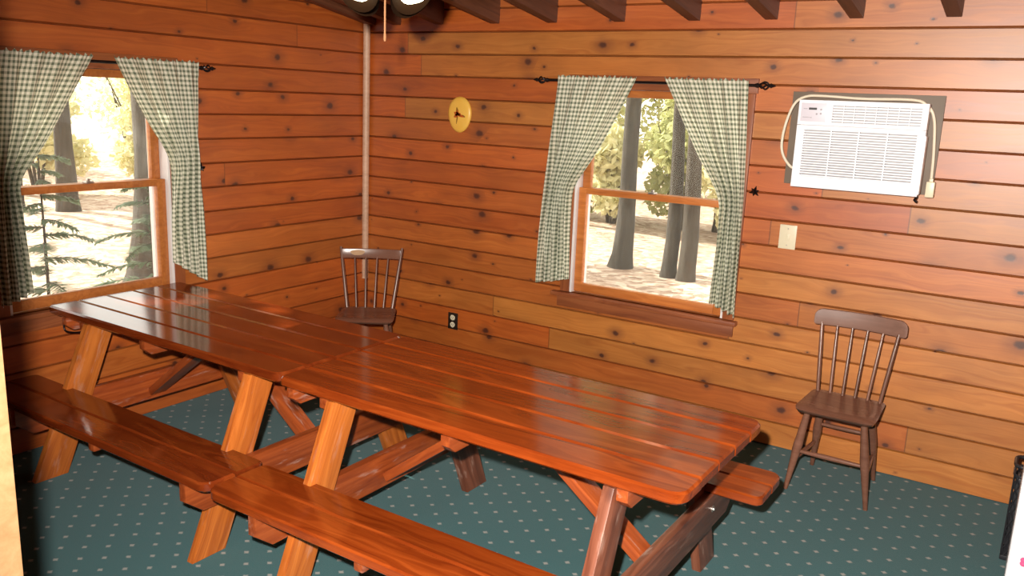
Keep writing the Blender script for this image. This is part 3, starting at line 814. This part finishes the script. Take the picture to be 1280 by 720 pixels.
def chair(label, loc, rotz, rounded_crest, sw=0.36, sd=0.345, sz=0.432):
    t = thing('spindle_back_chair', label, 'chair', loc, rotz, 'brown spindle-back chairs')
    m = M['chair']
    # saddled seat
    bm = bmesh.new(); nx, ny = 14, 12; th = 0.034
    top = []; bot = []
    def outline(u, v):
        hw = sw / 2 * (1 - 0.07 * (v + 1) / 2)
        q = 0.10
        x = u * hw; y = v * sd / 2
        if abs(u) > 0.8 and abs(v) > 0.8:
            du = (abs(u) - 0.8) / 0.2; dv = (abs(v) - 0.8) / 0.2; k = 1 - 0.29 * min(du, dv)
            x = math.copysign(hw * (0.8 + 0.2 * du * k), u); y = math.copysign(sd / 2 * (0.8 + 0.2 * dv * k), v)
        return x, y
    for j in range(ny + 1):
        rt_, rb_ = [], []
        for i in range(nx + 1):
            u = -1 + 2 * i / nx; v = -1 + 2 * j / ny; x, y = outline(u, v)
            e = max(abs(u), abs(v)); dish = -0.008 * max(0, 1 - (u * u + v * v)) - (0.010 * max(0, (-v - 0.72) / 0.28) ** 2) - 0.005 * max(0, (e - 0.85) / 0.15) ** 2
            rt_.append(bm.verts.new((x, y, sz + dish)))
            s = 0.985 - 0.05 * max(0, (e - 0.8) / 0.2) if e > 0.8 else 0.985
            rb_.append(bm.verts.new((x * s, y * s, sz - th + 0.004 * e * e)))
        top.append(rt_); bot.append(rb_)
    for j in range(ny):
        for i in range(nx):
            bm.faces.new((top[j][i], top[j][i + 1], top[j + 1][i + 1], top[j + 1][i])); bm.faces.new((bot[j][i], bot[j + 1][i], bot[j + 1][i + 1], bot[j][i + 1]))
    for j in range(ny):
        for c_ in (0, nx): bm.faces.new((top[j][c_], top[j + 1][c_], bot[j + 1][c_], bot[j][c_]))
    for i in range(nx):
        for r_ in (0, ny): bm.faces.new((top[r_][i], top[r_][i + 1], bot[r_][i + 1], bot[r_][i]))
    obj('seat', bm, m, t, angle=50)
    ends = {}
    for s in (-1, 1):
        for nm, p0, p1 in (('f', (s * 0.125, -0.115, sz - th + 0.002), (s * 0.182, -0.135, 0.0)), ('r', (s * 0.115, 0.115, sz - th + 0.002), (s * 0.148, 0.235, 0.0))):
            bm = bmesh.new(); path = []; rad = []
            P0, P1 = Vector(p0), Vector(p1)
            for i in range(13):
                k = i / 12; path.append(P0.lerp(P1, k))
                rad.append(0.0135 + 0.006 * math.sin(PI * min(1, k * 1.25)) - 0.003 * max(0, k - 0.8) / 0.2 + (0.002 if 5 <= i <= 6 else 0))
            tube(bm, path, rad, 12)
            for v in bm.verts:
                if v.co.z < 0.0: v.co.z = 0.0
            obj('leg', bm, m, t, angle=60); ends[(nm, s)] = (P0, P1)
    def on(key, z):
        a, b = ends[key]; return a.lerp(b, (a.z - z) / (a.z - b.z))
    rod('stretcher', m, t, on(('f', -1), 0.20), on(('f', 1), 0.20), 0.008, 0.008, 0.004)
    rod('stretcher', m, t, on(('r', -1), 0.255), on(('r', 1), 0.255), 0.008, 0.008, 0.003)
    for s in (-1, 1): rod('stretcher', m, t, on(('f', s), 0.15), on(('r', s), 0.15), 0.008, 0.008, 0.003)
    if rounded_crest:
        cz0, cz1, cwid, ytop = 0.748, 0.832, 0.425, 0.225
        pts = []
        for k in range(9): a = PI * k / 8 - PI / 2
        r = 0.034
        base = plank_outline(cwid, cz1 - cz0, (0.014, 0.014, r, r))
        bm = bmesh.new(); prism(bm, [(x, z + (cz0 + cz1) / 2 - 0.008 * (2 * x / cwid) ** 2 * (1 if z > 0 else 0)) for x, z in base], -0.009, 0.009, 'y', 0.005)
        bmesh.ops.subdivide_edges(bm, edges=[e for e in bm.edges if abs(e.verts[0].co.x - e.verts[1].co.x) > 0.1], cuts=8)
        for v in bm.verts: v.co.y += ytop - 0.035 * (2 * v.co.x / cwid) ** 2 + (v.co.z - cz0) * 0.12
        obj('crest_rail', bm, M['chair_matte'], t)
        n = 6
        for i in range(n):
            u = -1 + 2 * i / (n - 1); yt = ytop - 0.035 * (u * 0.83) ** 2
            outer = i in (0, n - 1)
            rod('spindle', m, t, (u * 0.142, 0.138 - 0.01 * u * u, sz - 0.014), (u * 0.176, yt, cz0 + 0.012), 0.0085 if outer else 0.007, 0.0085 if outer else 0.006, 0.0015)
    else:
        ptop = 0.805; yb = 0.235; k = 0.195
        for s in (-1, 1):
            rod('back_post', m, t, (s * 0.142, 0.135, sz - 0.014), (s * k, yb, ptop), 0.0115, 0.009, 0.001)
        bm = bmesh.new(); cz0, cz1 = 0.735, 0.795
        bx(bm, -0.186, 0.186, -0.007, 0.007, cz0, cz1, 0.003)
        bmesh.ops.subdivide_edges(bm, edges=[e for e in bm.edges if abs(e.verts[0].co.x - e.verts[1].co.x) > 0.1], cuts=8)
        for v in bm.verts: v.co.y += yb - 0.018 + 0.02 * (1 - (v.co.x / 0.186) ** 2) + (v.co.z - cz0) * 0.1
        cr = obj('crest_rail', bm, m, t)
        bm = bmesh.new()   # patch where the paint is rubbed off
        ring = [bm.verts.new((-0.088 + 0.044 * math.cos(a) * (1 + 0.12 * math.sin(3 * a)), 0, 0.770 + 0.019 * math.sin(a) * (1 + 0.1 * math.cos(2 * a)))) for a in [2 * PI * q / 20 for q in range(20)]]
        for v in ring: v.co.y = yb - 0.018 + 0.02 * (1 - (v.co.x / 0.186) ** 2) + (v.co.z - cz0) * 0.1 - 0.0078
        f = bm.faces.new(ring); e = bmesh.ops.extrude_face_region(bm, geom=[f])
        for v in e['geom']:
            if isinstance(v, bmesh.types.BMVert): v.co.y += 0.002
        pt = obj('worn_patch', bm, M['chair_worn'], cr); pt['label'] = 'yellowish rubbed patch on the crest rail'
        for i in range(1, 5):
            u = -1 + 2 * i / 5
            rod('spindle', m, t, (u * 0.142, 0.142, sz - 0.014), (u * 0.178, yb - 0.002, cz0 + 0.01), 0.0065, 0.005, 0.001)
    return t

chair('brown spindle-back chair with rounded crest, below the air conditioner', (3.312, -0.345, 0), 0.0, True)
chair('brown chair with a worn patch on its crest, standing in the room corner', (0.508, -0.545, 0), R_(35.6), False)

# ------------------------------------------------------------------ curtains and rods
def interp(pts, t):
    for (t0, v0), (t1, v1) in zip(pts, pts[1:]):
        if t <= t1:
            f = (t - t0) / (t1 - t0); return v0 + (v1 - v0) * f
    return pts[-1][1]

def curtain(label, to3, left, right, ztop, depth, seed, group, W0=0.52, bottom=None, nu=72, nv=72):
    """left/right: list of (z, a) from top to bottom; bottom: list of (u, z)"""
    rng = random.Random(seed); ph = [rng.uniform(0, 6.28) for _ in range(4)]
    bm = bmesh.new(); uvl = bm.loops.layers.uv.new('UVMap'); g = []; uv = {}
    Lz = sorted(left, reverse=True); Rz = sorted(right, reverse=True)
    Lp = [(-z, a) for z, a in Lz]; Rp = [(-z, a) for z, a in Rz]
    for j in range(nv + 1):
        v = j / nv; row = []
        for i in range(nu + 1):
            u = i / nu
            zb = interp(bottom, u)
            z = ztop + (zb - ztop) * v
            wv = 0.0
            l = interp(Lp, -z); r = interp(Rp, -z)
            # soften the polyline edges
            l = (l + interp(Lp, -(z + 0.04)) + interp(Lp, -(z - 0.04))) / 3; r = (r + interp(Rp, -(z + 0.04)) + interp(Rp, -(z - 0.04))) / 3
            wdt = max(0.03, r - l)
            sq = max(0.0, min(1.0, 1 - wdt / W0))
            amp = 0.004 + 0.030 * sq
            d = depth + amp * math.sin(2 * PI * 4.5 * u + ph[0] + 0.9 * math.sin(v * 5 + ph[1])) + 0.3 * amp * math.sin(2 * PI * 10 * u + ph[2] + v * 3)
            if v < 0.06: d = max(d, 0.0815 + 0.003 * math.sin(2 * PI * 13 * u + ph[2]))
            if v < 0.045:
                d += 0.005 * math.sin(2 * PI * 17 * u + ph[3]) * (1 - v / 0.045)
                if j == 0: z += 0.006 * math.sin(2 * PI * 15 * u + ph[3]) + 0.004 * math.sin(2 * PI * 29 * u)
            vert = bm.verts.new(to3(l + (r - l) * u, -d, z)); row.append(vert)
            uv[vert] = (u * W0 + 0.004 * math.sin(v * 9 + u * 4), (ztop - z))
        g.append(row)
    for j in range(nv):
        for i in range(nu):
            f = bm.faces.new((g[j][i], g[j][i + 1], g[j + 1][i + 1], g[j + 1][i]))
            for lp in f.loops: lp[uvl].uv = uv[lp.vert]
    o = obj('curtain', bm, M['gingham'], None, angle=180)
    return tag(o, label, 'curtain', group)

GC = 'green gingham curtain panels'
curtain('green gingham curtain panel on the left half of the back window', T_BACK,
        [(1.909, 1.535), (1.75, 1.524), (1.48, 1.502), (1.267, 1.487), (1.0, 1.469), (0.70, 1.452)],
        [(1.909, 2.022), (1.724, 1.927), (1.521, 1.818), (1.38, 1.72), (1.282, 1.655), (1.15, 1.652), (1.025, 1.656), (0.75, 1.678)],
        1.909, 0.088, 1, GC, 0.55, [(0, 0.70), (0.5, 0.722), (1, 0.752)])
curtain('green gingham curtain panel beside the air conditioner, right half of the back window', T_BACK,
        [(1.909, 2.18), (1.698, 2.302), (1.497, 2.422), (1.37, 2.51), (1.299, 2.547), (1.045, 2.548), (0.75, 2.531)],
        [(1.91, 2.635), (1.65, 2.648), (1.351, 2.663), (1.019, 2.676), (0.696, 2.684)],
        1.909, 0.088, 2, GC, 0.55, [(0, 0.755), (0.5, 0.722), (1, 0.694)])
curtain('green gingham curtain panel at the left picture edge, left half of the left window', T_LEFT,
        [(1.891, -2.47), (1.3, -2.49), (0.75, -2.50)],
        [(1.893, -1.981), (1.682, -2.113), (1.482, -2.242), (1.324, -2.375), (1.086, -2.365), (0.80, -2.343)],
        1.892, 0.086, 3, GC, 0.58, [(0, 0.755), (0.5, 0.78), (1, 0.812)])
curtain('green gingham curtain panel on the right half of the left window', T_LEFT,
        [(1.891, -1.887), (1.727, -1.804), (1.551, -1.704), (1.43, -1.62), (1.364, -1.588), (1.111, -1.604), (0.85, -1.616)],
        [(1.892, -1.395), (1.326, -1.408), (1.0, -1.402), (0.706, -1.393)],
        1.892, 0.086, 4, GC, 0.58, [(0, 0.853), (0.42, 0.79), (1, 0.706)])

def curtain_rod(label, to3, a0, a1, z, d):
    t = thing('curtain_rod', label, 'curtain rod', to3(a0, 0, z))
    o0 = Vector(to3(a0, 0, z)); A = Vector(to3(1, 0, 0)) - Vector(to3(0, 0, 0)); O = Vector(to3(0, -1, 0)) - Vector(to3(0, 0, 0)); L = a1 - a0
    P = lambda a, dd, zz: A * a + O * dd + Vector((0, 0, zz))
    bm = bmesh.new(); tube(bm, [P(0.10, d, 0), P(L - 0.10, d, 0)], 0.0075, 10); obj('rod', bm, M['black_iron'], t)
    for s, e in ((-1, 0.10), (1, L - 0.10)):
        bm = bmesh.new()
        tube(bm, [P(e - s * 0.005, d, 0), P(e + s * 0.01, d, 0), P(e + s * 0.018, d, 0)], [0.008, 0.013, 0.008], 10)
        # open twisted cage ending in a spear tip
        for q in range(4):
            path = []
            for k in range(9):
                f = k / 8; a = PI / 2 * q + f * 2.2; r = 0.019 * math.sin(PI * f)
                path.append(P(e + s * (0.016 + 0.055 * f), d + r * math.cos(a), r * math.sin(a)))
            tube(bm, path, 0.0042, 6)
        tube(bm, [P(e + s * 0.068, d, 0), P(e + s * 0.076, d, 0), P(e + s * 0.084, d, 0), P(e + s * 0.10, d, 0)], [0.006, 0.012, 0.008, 0.002], 8)
        obj('finial', bm, M['black_iron'], t)
    for a in (0.17, L - 0.17):
        bm = bmesh.new(); tube(bm, [P(a, 0.004, -0.01), P(a, d * 0.6, -0.014), P(a, d, -0.010)], 0.005, 8)
        tube(bm, [P(a, -0.0, -0.01), P(a, 0.006, -0.01)], 0.014, 10)
        obj('bracket', bm, M['black_iron'], t)
    return t
curtain_rod('black iron curtain rod across the top of the back window', T_BACK, 1.36, 2.765, 1.885, 0.07)
curtain_rod('black iron curtain rod across the top of the left window', T_LEFT, -2.66, -1.272, 1.866, 0.066)

def holdback(label, loc, to3):
    t = thing('curtain_holdback', label, 'curtain holdback', to3(loc[0], 0, loc[1]), 0, 'black curtain holdbacks')
    A = Vector(to3(1, 0, 0)) - Vector(to3(0, 0, 0)); O = Vector(to3(0, -1, 0)) - Vector(to3(0, 0, 0)); P = lambda a, d, z: A * a + O * d + Vector((0, 0, z))
    bm = bmesh.new(); tube(bm, smooth_path([P(0, 0, 0), P(0, 0.02, 0), P(0.0, 0.038, 0.0), P(0.0, 0.044, 0.008)], 4), 0.005, 8)
    obj('stem', bm, M['black_iron'], t)
    bm = bmesh.new()
    for q in range(6):
        a = PI / 3 * q + 0.3; r = 0.03 if q % 2 else 0.024
        tube(bm, [P(0, 0.002, 0), P(math.cos(a) * r * 0.5, 0.012, math.sin(a) * r * 0.5), P(math.cos(a) * r, 0.008, math.sin(a) * r)], [0.006, 0.007, 0.001], 6)
    obj('leaf_rosette', bm, M['black_iron'], t)
    return t
holdback('small black iron holdback beside the curtain next to the air conditioner', (2.695, 1.352), T_BACK)
holdback('small black iron holdback beside the right curtain of the left window', (-1.352, 1.33), T_LEFT)

# ------------------------------------------------------------------ air conditioner on its plywood panel
bm = bmesh.new(); bx(bm, 2.84, 3.525, -0.014, 0.012, 1.41, 1.862, 0.002)
struct('trim_3', bm, M['panel'])
ac = thing('air_conditioner', 'white window air conditioner mounted through the back wall', 'air conditioner', (3.19, 0, 1.41))
AX = lambda x: x - 3.19
AZ = lambda z: z - 1.41
x0, x1, zb, zt, yf = 2.908, 3.478, 1.418, 1.822, -0.14
bm = bmesh.new(); bx(bm, AX(x0) + 0.008, AX(x1) - 0.012, -0.105, -0.0142, AZ(zb) + 0.012, AZ(zt) - 0.006, 0.004); obj('casing', bm, M['white_plastic'], ac)
# front bezel with openings for vent, grille
bm = bmesh.new()
g0, g1, gz0, gz1 = 2.945, 3.445, 1.462, 1.690
v0, v1, vz0, vz1 = 3.066, 3.452, 1.722, 1.800
for a0, a1, b0, b1 in ((x0, g0, zb, gz1 + 0.014), (g1, x1, zb, gz1 + 0.014), (g0, g1, zb, gz0), (g0, g1, gz1, gz1 + 0.014),
                       (x0, v0, gz1 + 0.016, zt), (v1, x1, gz1 + 0.016, zt), (v0, v1, gz1 + 0.016, vz0), (v0, v1, vz1, zt)):
    bx(bm, AX(a0), AX(a1), yf, -0.09, AZ(b0), AZ(b1))
bx(bm, AX(x0), AX(x1), yf - 0.004, -0.09, AZ(zb) - 0.010, AZ(zb) + 0.006, 0.003)
obj('front_bezel', bm, M['white_plastic'], ac, smooth=False)
bm = bmesh.new(); bx(bm, AX(g0) - 0.004, AX(g1) + 0.004, -0.1085, -0.1055, AZ(gz0) - 0.004, AZ(gz1) + 0.004); bx(bm, AX(v0) - 0.004, AX(v1) + 0.004, -0.1085, -0.1055, AZ(vz0) - 0.004, AZ(vz1) + 0.004)
obj('recess_back', bm, M['grille_gap'], ac, smooth=False)
bm = bmesh.new()
for k in range(19):
    z = gz0 + 0.004 + k * (gz1 - gz0 - 0.008) / 18
    bx(bm, AX(g0), AX(g1), yf + 0.002, -0.112, AZ(z) - 0.0033, AZ(z) + 0.0033)
for q in (0.25, 0.5, 0.75):
    xx = g0 + (g1 - g0) * q; bx(bm, AX(xx) - 0.003, AX(xx) + 0.003, yf + 0.001, -0.112, AZ(gz0), AZ(gz1))
obj('intake_grille', bm, M['white_plastic'], ac, smooth=False)
bm = bmesh.new()
for k in range(6):
    z = vz0 + 0.008 + k * (vz1 - vz0 - 0.016) / 5; bx(bm, AX(v0), AX(v1), yf + 0.008, -0.112, AZ(z) - 0.0035, AZ(z) + 0.0035)
for k in range(1, 8):
    xx = v0 + (v1 - v0) * k / 8; bx(bm, AX(xx) - 0.0015, AX(xx) + 0.0015, yf + 0.006, -0.112, AZ(vz0), AZ(vz1))
obj('air_vent', bm, M['white_plastic'], ac, smooth=False)
bm = bmesh.new(); bx(bm, AX(2.920), AX(3.036), yf - 0.0015, yf + 0.001, AZ(1.722), AZ(1.808), 0.0007)
cpn = obj('control_panel', bm, plain('pale_lilac_panel', (0.70, 0.66, 0.72), 0.4, 0.02), ac)
bm = bmesh.new(); bx(bm, AX(2.956), AX(2.993), yf - 0.0030, yf - 0.0012, AZ(1.777), AZ(1.787)); obj('display', bm, M['dark_mark'], cpn, smooth=False)
for xx, zz in ((3.013, 1.779), (3.013, 1.760), (2.994, 1.758)):
    bm = bmesh.new(); lathe(bm, [(0.0001, 0), (0.0045, 0), (0.0045, 0.002), (0.0001, 0.0025)], 10, Matrix.Translation((AX(xx), yf - 0.0012, AZ(zz))) @ Matrix.Rotation(PI / 2, 4, 'X'))
    obj('button', bm, M['grey_mark'], cpn)
for xx, zz, wd in ((2.931, 1.7815, 0.018), (2.929, 1.7415, 0.030), (2.961, 1.7405, 0.012)):
    bm = bmesh.new(); bx(bm, AX(xx), AX(xx + wd), yf - 0.0024, yf - 0.0012, AZ(zz) - 0.0016, AZ(zz) + 0.0016)
    obj('print_mark', bm, M['grey_mark'], cpn, smooth=False)
bm = bmesh.new(); bx(bm, AX(3.455), AX(3.484), yf - 0.004, -0.08, AZ(1.418), AZ(1.68), 0.003); obj('side_cover', bm, M['white_plastic'], ac)
cpts = [(2.912, -0.06, 1.497), (2.892, -0.10, 1.497), (2.850, -0.10, 1.545), (2.833, -0.10, 1.606), (2.842, -0.10, 1.704), (2.874, -0.10, 1.801), (2.926, -0.10, 1.838),
        (3.008, -0.10, 1.843), (3.19, -0.10, 1.836), (3.396, -0.10, 1.838), (3.458, -0.098, 1.818), (3.497, -0.09, 1.76), (3.514, -0.08, 1.612), (3.520, -0.075, 1.487)]
bm = bmesh.new(); tube(bm, [(AX(p.x), p.y, AZ(p.z)) for p in smooth_path(cpts, 8)], 0.0065, 10); pc = obj('power_cord', bm, M['cord'], ac)
bm = bmesh.new(); bx(bm, AX(3.503), AX(3.540), -0.095, -0.06, AZ(1.405), AZ(1.478), 0.006); bx(bm, AX(3.513), AX(3.530), -0.087, -0.068, AZ(1.470), AZ(1.492), 0.004)
obj('plug', bm, M['cream'], pc)
bm = bmesh.new(); tube(bm, smooth_path([(AX(3.47), -0.10, AZ(1.42)), (AX(3.474), -0.12, AZ(1.405)), (AX(3.470), -0.135, AZ(1.392)), (AX(3.482), -0.138, AZ(1.385))], 4), 0.006, 8)
obj('drain_clip', bm, M['black_iron'], ac)

# ------------------------------------------------------------------ small things on the walls
sw = thing('switch_plate', 'cream blank switch plate on the wall below the air conditioner', 'switch plate', (2.887, 0, 1.137))
bm = bmesh.new(); bx(bm, -0.043, 0.043, -0.007, 0.002, -0.062, 0.062, 0.003); pl_ = obj('plate', bm, M['cream'], sw)
bm = bmesh.new(); bx(bm, -0.010, 0.010, -0.0095, -0.006, -0.016, 0.016, 0.002); obj('switch_insert', bm, M['cream'], pl_)
for z in (-0.042, 0.042):
    bm = bmesh.new(); lathe(bm, [(0.0001, 0), (0.0035, 0), (0.003, 0.0012), (0.0001, 0.0015)], 10, Matrix.Translation((0, -0.0068, z)) @ Matrix.Rotation(PI / 2, 4, 'X')); obj('screw', bm, M['steel'], pl_)

ol = thing('wall_outlet', 'dark brown outlet with two cream sockets, low on the back wall', 'outlet', (0.774, 0, 0.318))
bm = bmesh.new(); bx(bm, -0.038, 0.038, -0.007, 0.002, -0.056, 0.056, 0.003); obj('plate', bm, M['outlet_plate'], ol)
for z in (-0.024, 0.024):
    bm = bmesh.new(); lathe(bm, [(0.0001, 0), (0.019, 0), (0.0185, 0.0025), (0.0001, 0.003)], 20, Matrix.Translation((0, -0.0065, z)) @ Matrix.Rotation(PI / 2, 4, 'X')); so = obj('socket', bm, M['cream'], ol)
    bm = bmesh.new()
    for dx in (-0.006, 0.006): bx(bm, dx - 0.0013, dx + 0.0013, -0.0098, -0.009, z - 0.002, z + 0.007)
    bx(bm, -0.002, 0.002, -0.0098, -0.009, z - 0.011, z - 0.007); obj('slots', bm, M['dark_mark'], so, smooth=False)

pq = thing('wall_plaque', 'yellow egg-shaped plaque with a brown motif on the back wall', 'plaque', (0.788, -0.004, 1.660))
bm = bmesh.new()
def egg(k, r): 
    a = 2 * PI * k / 40; x = math.cos(a); z = math.sin(a)
    return (0.089 * r * x * (1 + 0.10 * z), 0.111 * r * z)
rings = []
for r, d in ((0.0, 0.020), (0.35, 0.0195), (0.7, 0.0175), (0.88, 0.014), (0.97, 0.008), (1.0, 0.0), (0.97, -0.004)):
    rings.append([bm.verts.new((egg(k, max(r, 0.001))[0], -d, egg(k, max(r, 0.001))[1])) for k in range(40)])
for a, b in zip(rings, rings[1:]):
    for k in range(40): bm.faces.new((a[k], a[(k + 1) % 40], b[(k + 1) % 40], b[k]))
bm.faces.new(rings[-1])
pb = obj('plaque_body', bm, M['plaque'], pq, angle=60)
def petal(bm, cx, cz, ang, L, wd, y=-0.0215):
    vs = []
    for k in range(14):
        a = 2 * PI * k / 14; x = L / 2 + L / 2 * math.cos(a); z = wd / 2 * math.sin(a) * (1 - 0.45 * math.cos(a))
        vs.append((cx + x * math.cos(ang) - z * math.sin(ang), cz + x * math.sin(ang) + z * math.cos(ang)))
    prism(bm, vs, y, y + 0.006, 'y')
bm = bmesh.new()
for a, L, wd in ((2.7, 0.034, 0.024), (3.6, 0.036, 0.022), (0.4, 0.022, 0.018), (-0.25, 0.050, 0.016), (1.9, 0.030, 0.020)): petal(bm, 0.0, 0.0, a, L, wd)
obj('painted_motif', bm, M['plaque_motif'], pb, smooth=False)
bm = bmesh.new(); petal(bm, -0.002, 0.0, -1.75, 0.058, 0.008, -0.0210); petal(bm, -0.004, 0.004, 1.75, 0.042, 0.018, -0.0210); petal(bm, 0.028, -0.004, -0.3, 0.028, 0.013, -0.021)
obj('motif_stem', bm, M['plaque_stem'], pb, smooth=False)

# ------------------------------------------------------------------ ceiling fan with lamps
FX, FY = 2.412, -2.562
fan = thing('ceiling_fan', 'ceiling fan with lit dark bronze lamp shades at the top edge', 'ceiling fan', (FX, FY, 2.0))
rz_top = roof_z(FY) + 0.10 - 2.0
bm = bmesh.new(); tube(bm, [(0, 0, 0.32), (0, 0, rz_top)], 0.014, 12); lathe(bm, [(0.001, rz_top - 0.10), (0.03, rz_top - 0.10), (0.06, rz_top - 0.04), (0.065, rz_top + 0.06), (0.001, rz_top + 0.06)], 24); obj('downrod', bm, M['fan_brown'], fan)
bm = bmesh.new(); lathe(bm, [(0.001, 0.34), (0.06, 0.335), (0.115, 0.31), (0.125, 0.26), (0.115, 0.22), (0.06, 0.20), (0.055, 0.165), (0.062, 0.15), (0.06, 0.12), (0.03, 0.10), (0.001, 0.098)], 32); obj('motor_housing', bm, M['fan_brown'], fan)
for k in range(5):
    a = 2 * PI * k / 5 + 0.35
    bm = bmesh.new(); prism(bm, [(x, y * (1 + 0.15 * (x - 0.2))) for x, y in plank_outline(0.46, 0.125, (0.03, 0.05, 0.05, 0.03))], -0.004, 0.004, 'z', 0.002)
    o = obj('blade', bm, M['rafter'], fan); MB_ = Matrix.Rotation(a, 4, 'Z') @ Matrix.Translation((0.41, 0, 0.285)) @ Matrix.Rotation(R_(11), 4, 'X'); o.matrix_local = MB_
    bm = bmesh.new(); bx(bm, 0.10, 0.22, -0.018, 0.018, 0.276, 0.280, 0.001); bi = obj('blade_iron', bm, M['brass'], o); bi.matrix_local = MB_.inverted() @ Matrix.Rotation(a, 4, 'Z')
to_cam = math.atan2(CAM.y - FY, CAM.x - FX)
for k in range(4):
    a = to_cam + PI / 4 + PI / 2 * k
    Mx = Matrix.Rotation(a, 4, 'Z') @ Matrix.Translation((0.030, 0, 0.084)) @ Matrix.Rotation(R_(112), 4, 'Y')
    bm = bmesh.new()
    lathe(bm, [(0.022, 0.0), (0.026, 0.015), (0.034, 0.035), (0.044, 0.055), (0.060, 0.070), (0.078, 0.080), (0.081, 0.084), (0.076, 0.083), (0.058, 0.073), (0.042, 0.057), (0.030, 0.035), (0.022, 0.015), (0.018, 0.002)], 28)
    sh = obj('lamp_shade', bm, M['amber'], fan); sh.matrix_local = Mx
    bm = bmesh.new(); lathe(bm, [(0.012, 0.002), (0.014, 0.02), (0.026, 0.036), (0.045, 0.062), (0.054, 0.080), (0.040, 0.106), (0.0005, 0.116)], 20)
    obj('bulb', bm, M['bulb'], sh)
    bm = bmesh.new(); tube(bm, [(0.03, 0, 0.125), (0.062, 0, 0.125)], 0.012, 10); so = obj('lamp_arm', bm, M['brass'], fan); so.matrix_local = Matrix.Rotation(a, 4, 'Z')
bm = bmesh.new(); tube(bm, [(0, 0, 0.10), (0.0, 0, 0.0), (0.0, 0, -0.075)], 0.0028, 8); tube(bm, [(0, 0, -0.068), (0, 0, -0.078), (0, 0, -0.09)], [0.003, 0.0042, 0.003], 8); obj('pull_cord', bm, M['pull_cord'], fan)

# ------------------------------------------------------------------ things by the right wall
fr = thing('small_refrigerator', 'white small refrigerator at the right picture edge', 'refrigerator', (4.34, -0.80, 0))
bm = bmesh.new(); bx(bm, -0.275, 0.275, -0.13, 0.17, 0.03, 0.86, 0.012); obj('cabinet', bm, M['white_plastic'], fr)
bm = bmesh.new(); bx(bm, -0.275, 0.275, -0.165, -0.134, 0.05, 0.86, 0.014, 3); dr = obj('door', bm, M['white_plastic'], fr)
bm = bmesh.new(); tube(bm, smooth_path([(0.22, -0.163, 0.5), (0.22, -0.19, 0.52), (0.22, -0.19, 0.74), (0.22, -0.163, 0.76)], 4), 0.008, 8); obj('handle', bm, M['white_plastic'], dr)
bm = bmesh.new()
for k in range(5): 
    a = 2 * PI * k / 5; lathe(bm, [(0.0005, 0), (0.012, 0), (0.010, 0.003), (0.0005, 0.004)], 10, Matrix.Translation((-0.215 + 0.012 * math.cos(a), -0.1645, 0.185 + 0.012 * math.sin(a))) @ Matrix.Rotation(PI / 2, 4, 'X'))
tag(obj('fridge_magnet', bm, M['pink']), 'pink flower magnet on the white refrigerator door', 'magnet').location = (4.34, -0.80, 0)
for s in (-1, 1):
    for q in (-0.10, 0.14):
        bm = bmesh.new(); tube(bm, [(s * 0.23, q, 0.0), (s * 0.23, q, 0.035)], 0.018, 10); obj('foot', bm, M['black_mesh'], fr)

bk = thing('mesh_basket', 'narrow black mesh basket on the carpet behind the white refrigerator', 'basket', (4.20, -0.535, 0))
bw_, bd_, bh_ = 0.158, 0.062, 0.42
bm = bmesh.new()
nx_, nz_ = 15, 24
for (ax_, sgn) in (('x', -1), ('x', 1), ('y', -1), ('y', 1)):
    for k in range(nx_):
        for dirn in (-1, 1):
            pts = []
            u0 = -1 + 2 * (k + 0.5) / nx_
            for q in range(0, 13):
                z = 0.02 + (bh_ - 0.06) * q / 12
                u = u0 + dirn * 0.5 * q / 12 * 2
                u = (u + 1) % 4
                u = (u - 1) if u <= 2 else (3 - u)
                pts.append((sgn * bw_, u * bd_, z) if ax_ == 'x' else (u * bw_, sgn * bd_, z))
            tube(bm, pts, 0.0035, 4)
obj('mesh_sides', bm, M['black_mesh'], bk)
bm = bmesh.new(); bx(bm, -bw_ + 0.006, bw_ - 0.006, -bd_ + 0.006, bd_ - 0.006, 0.012, bh_ - 0.06, 0.01); obj('liner', bm, M['black_mesh'], bk)
bm = bmesh.new()
rim = plank_outline(2 * bw_ + 0.006, 2 * bd_ + 0.006, (0.03, 0.03, 0.03, 0.03))
tube(bm, [(x, y, bh_ - 0.008) for x, y in rim + rim[:1]], 0.008, 8); tube(bm, [(x, y, bh_ - 0.05) for x, y in rim + rim[:1]], 0.005, 8); obj('rim', bm, M['black_mesh'], bk)
bm = bmesh.new(); bx(bm, -bw_ - 0.004, bw_ + 0.004, -bd_ - 0.004, bd_ + 0.004, 0.0, 0.022, 0.006); obj('base', bm, M['black_mesh'], bk)
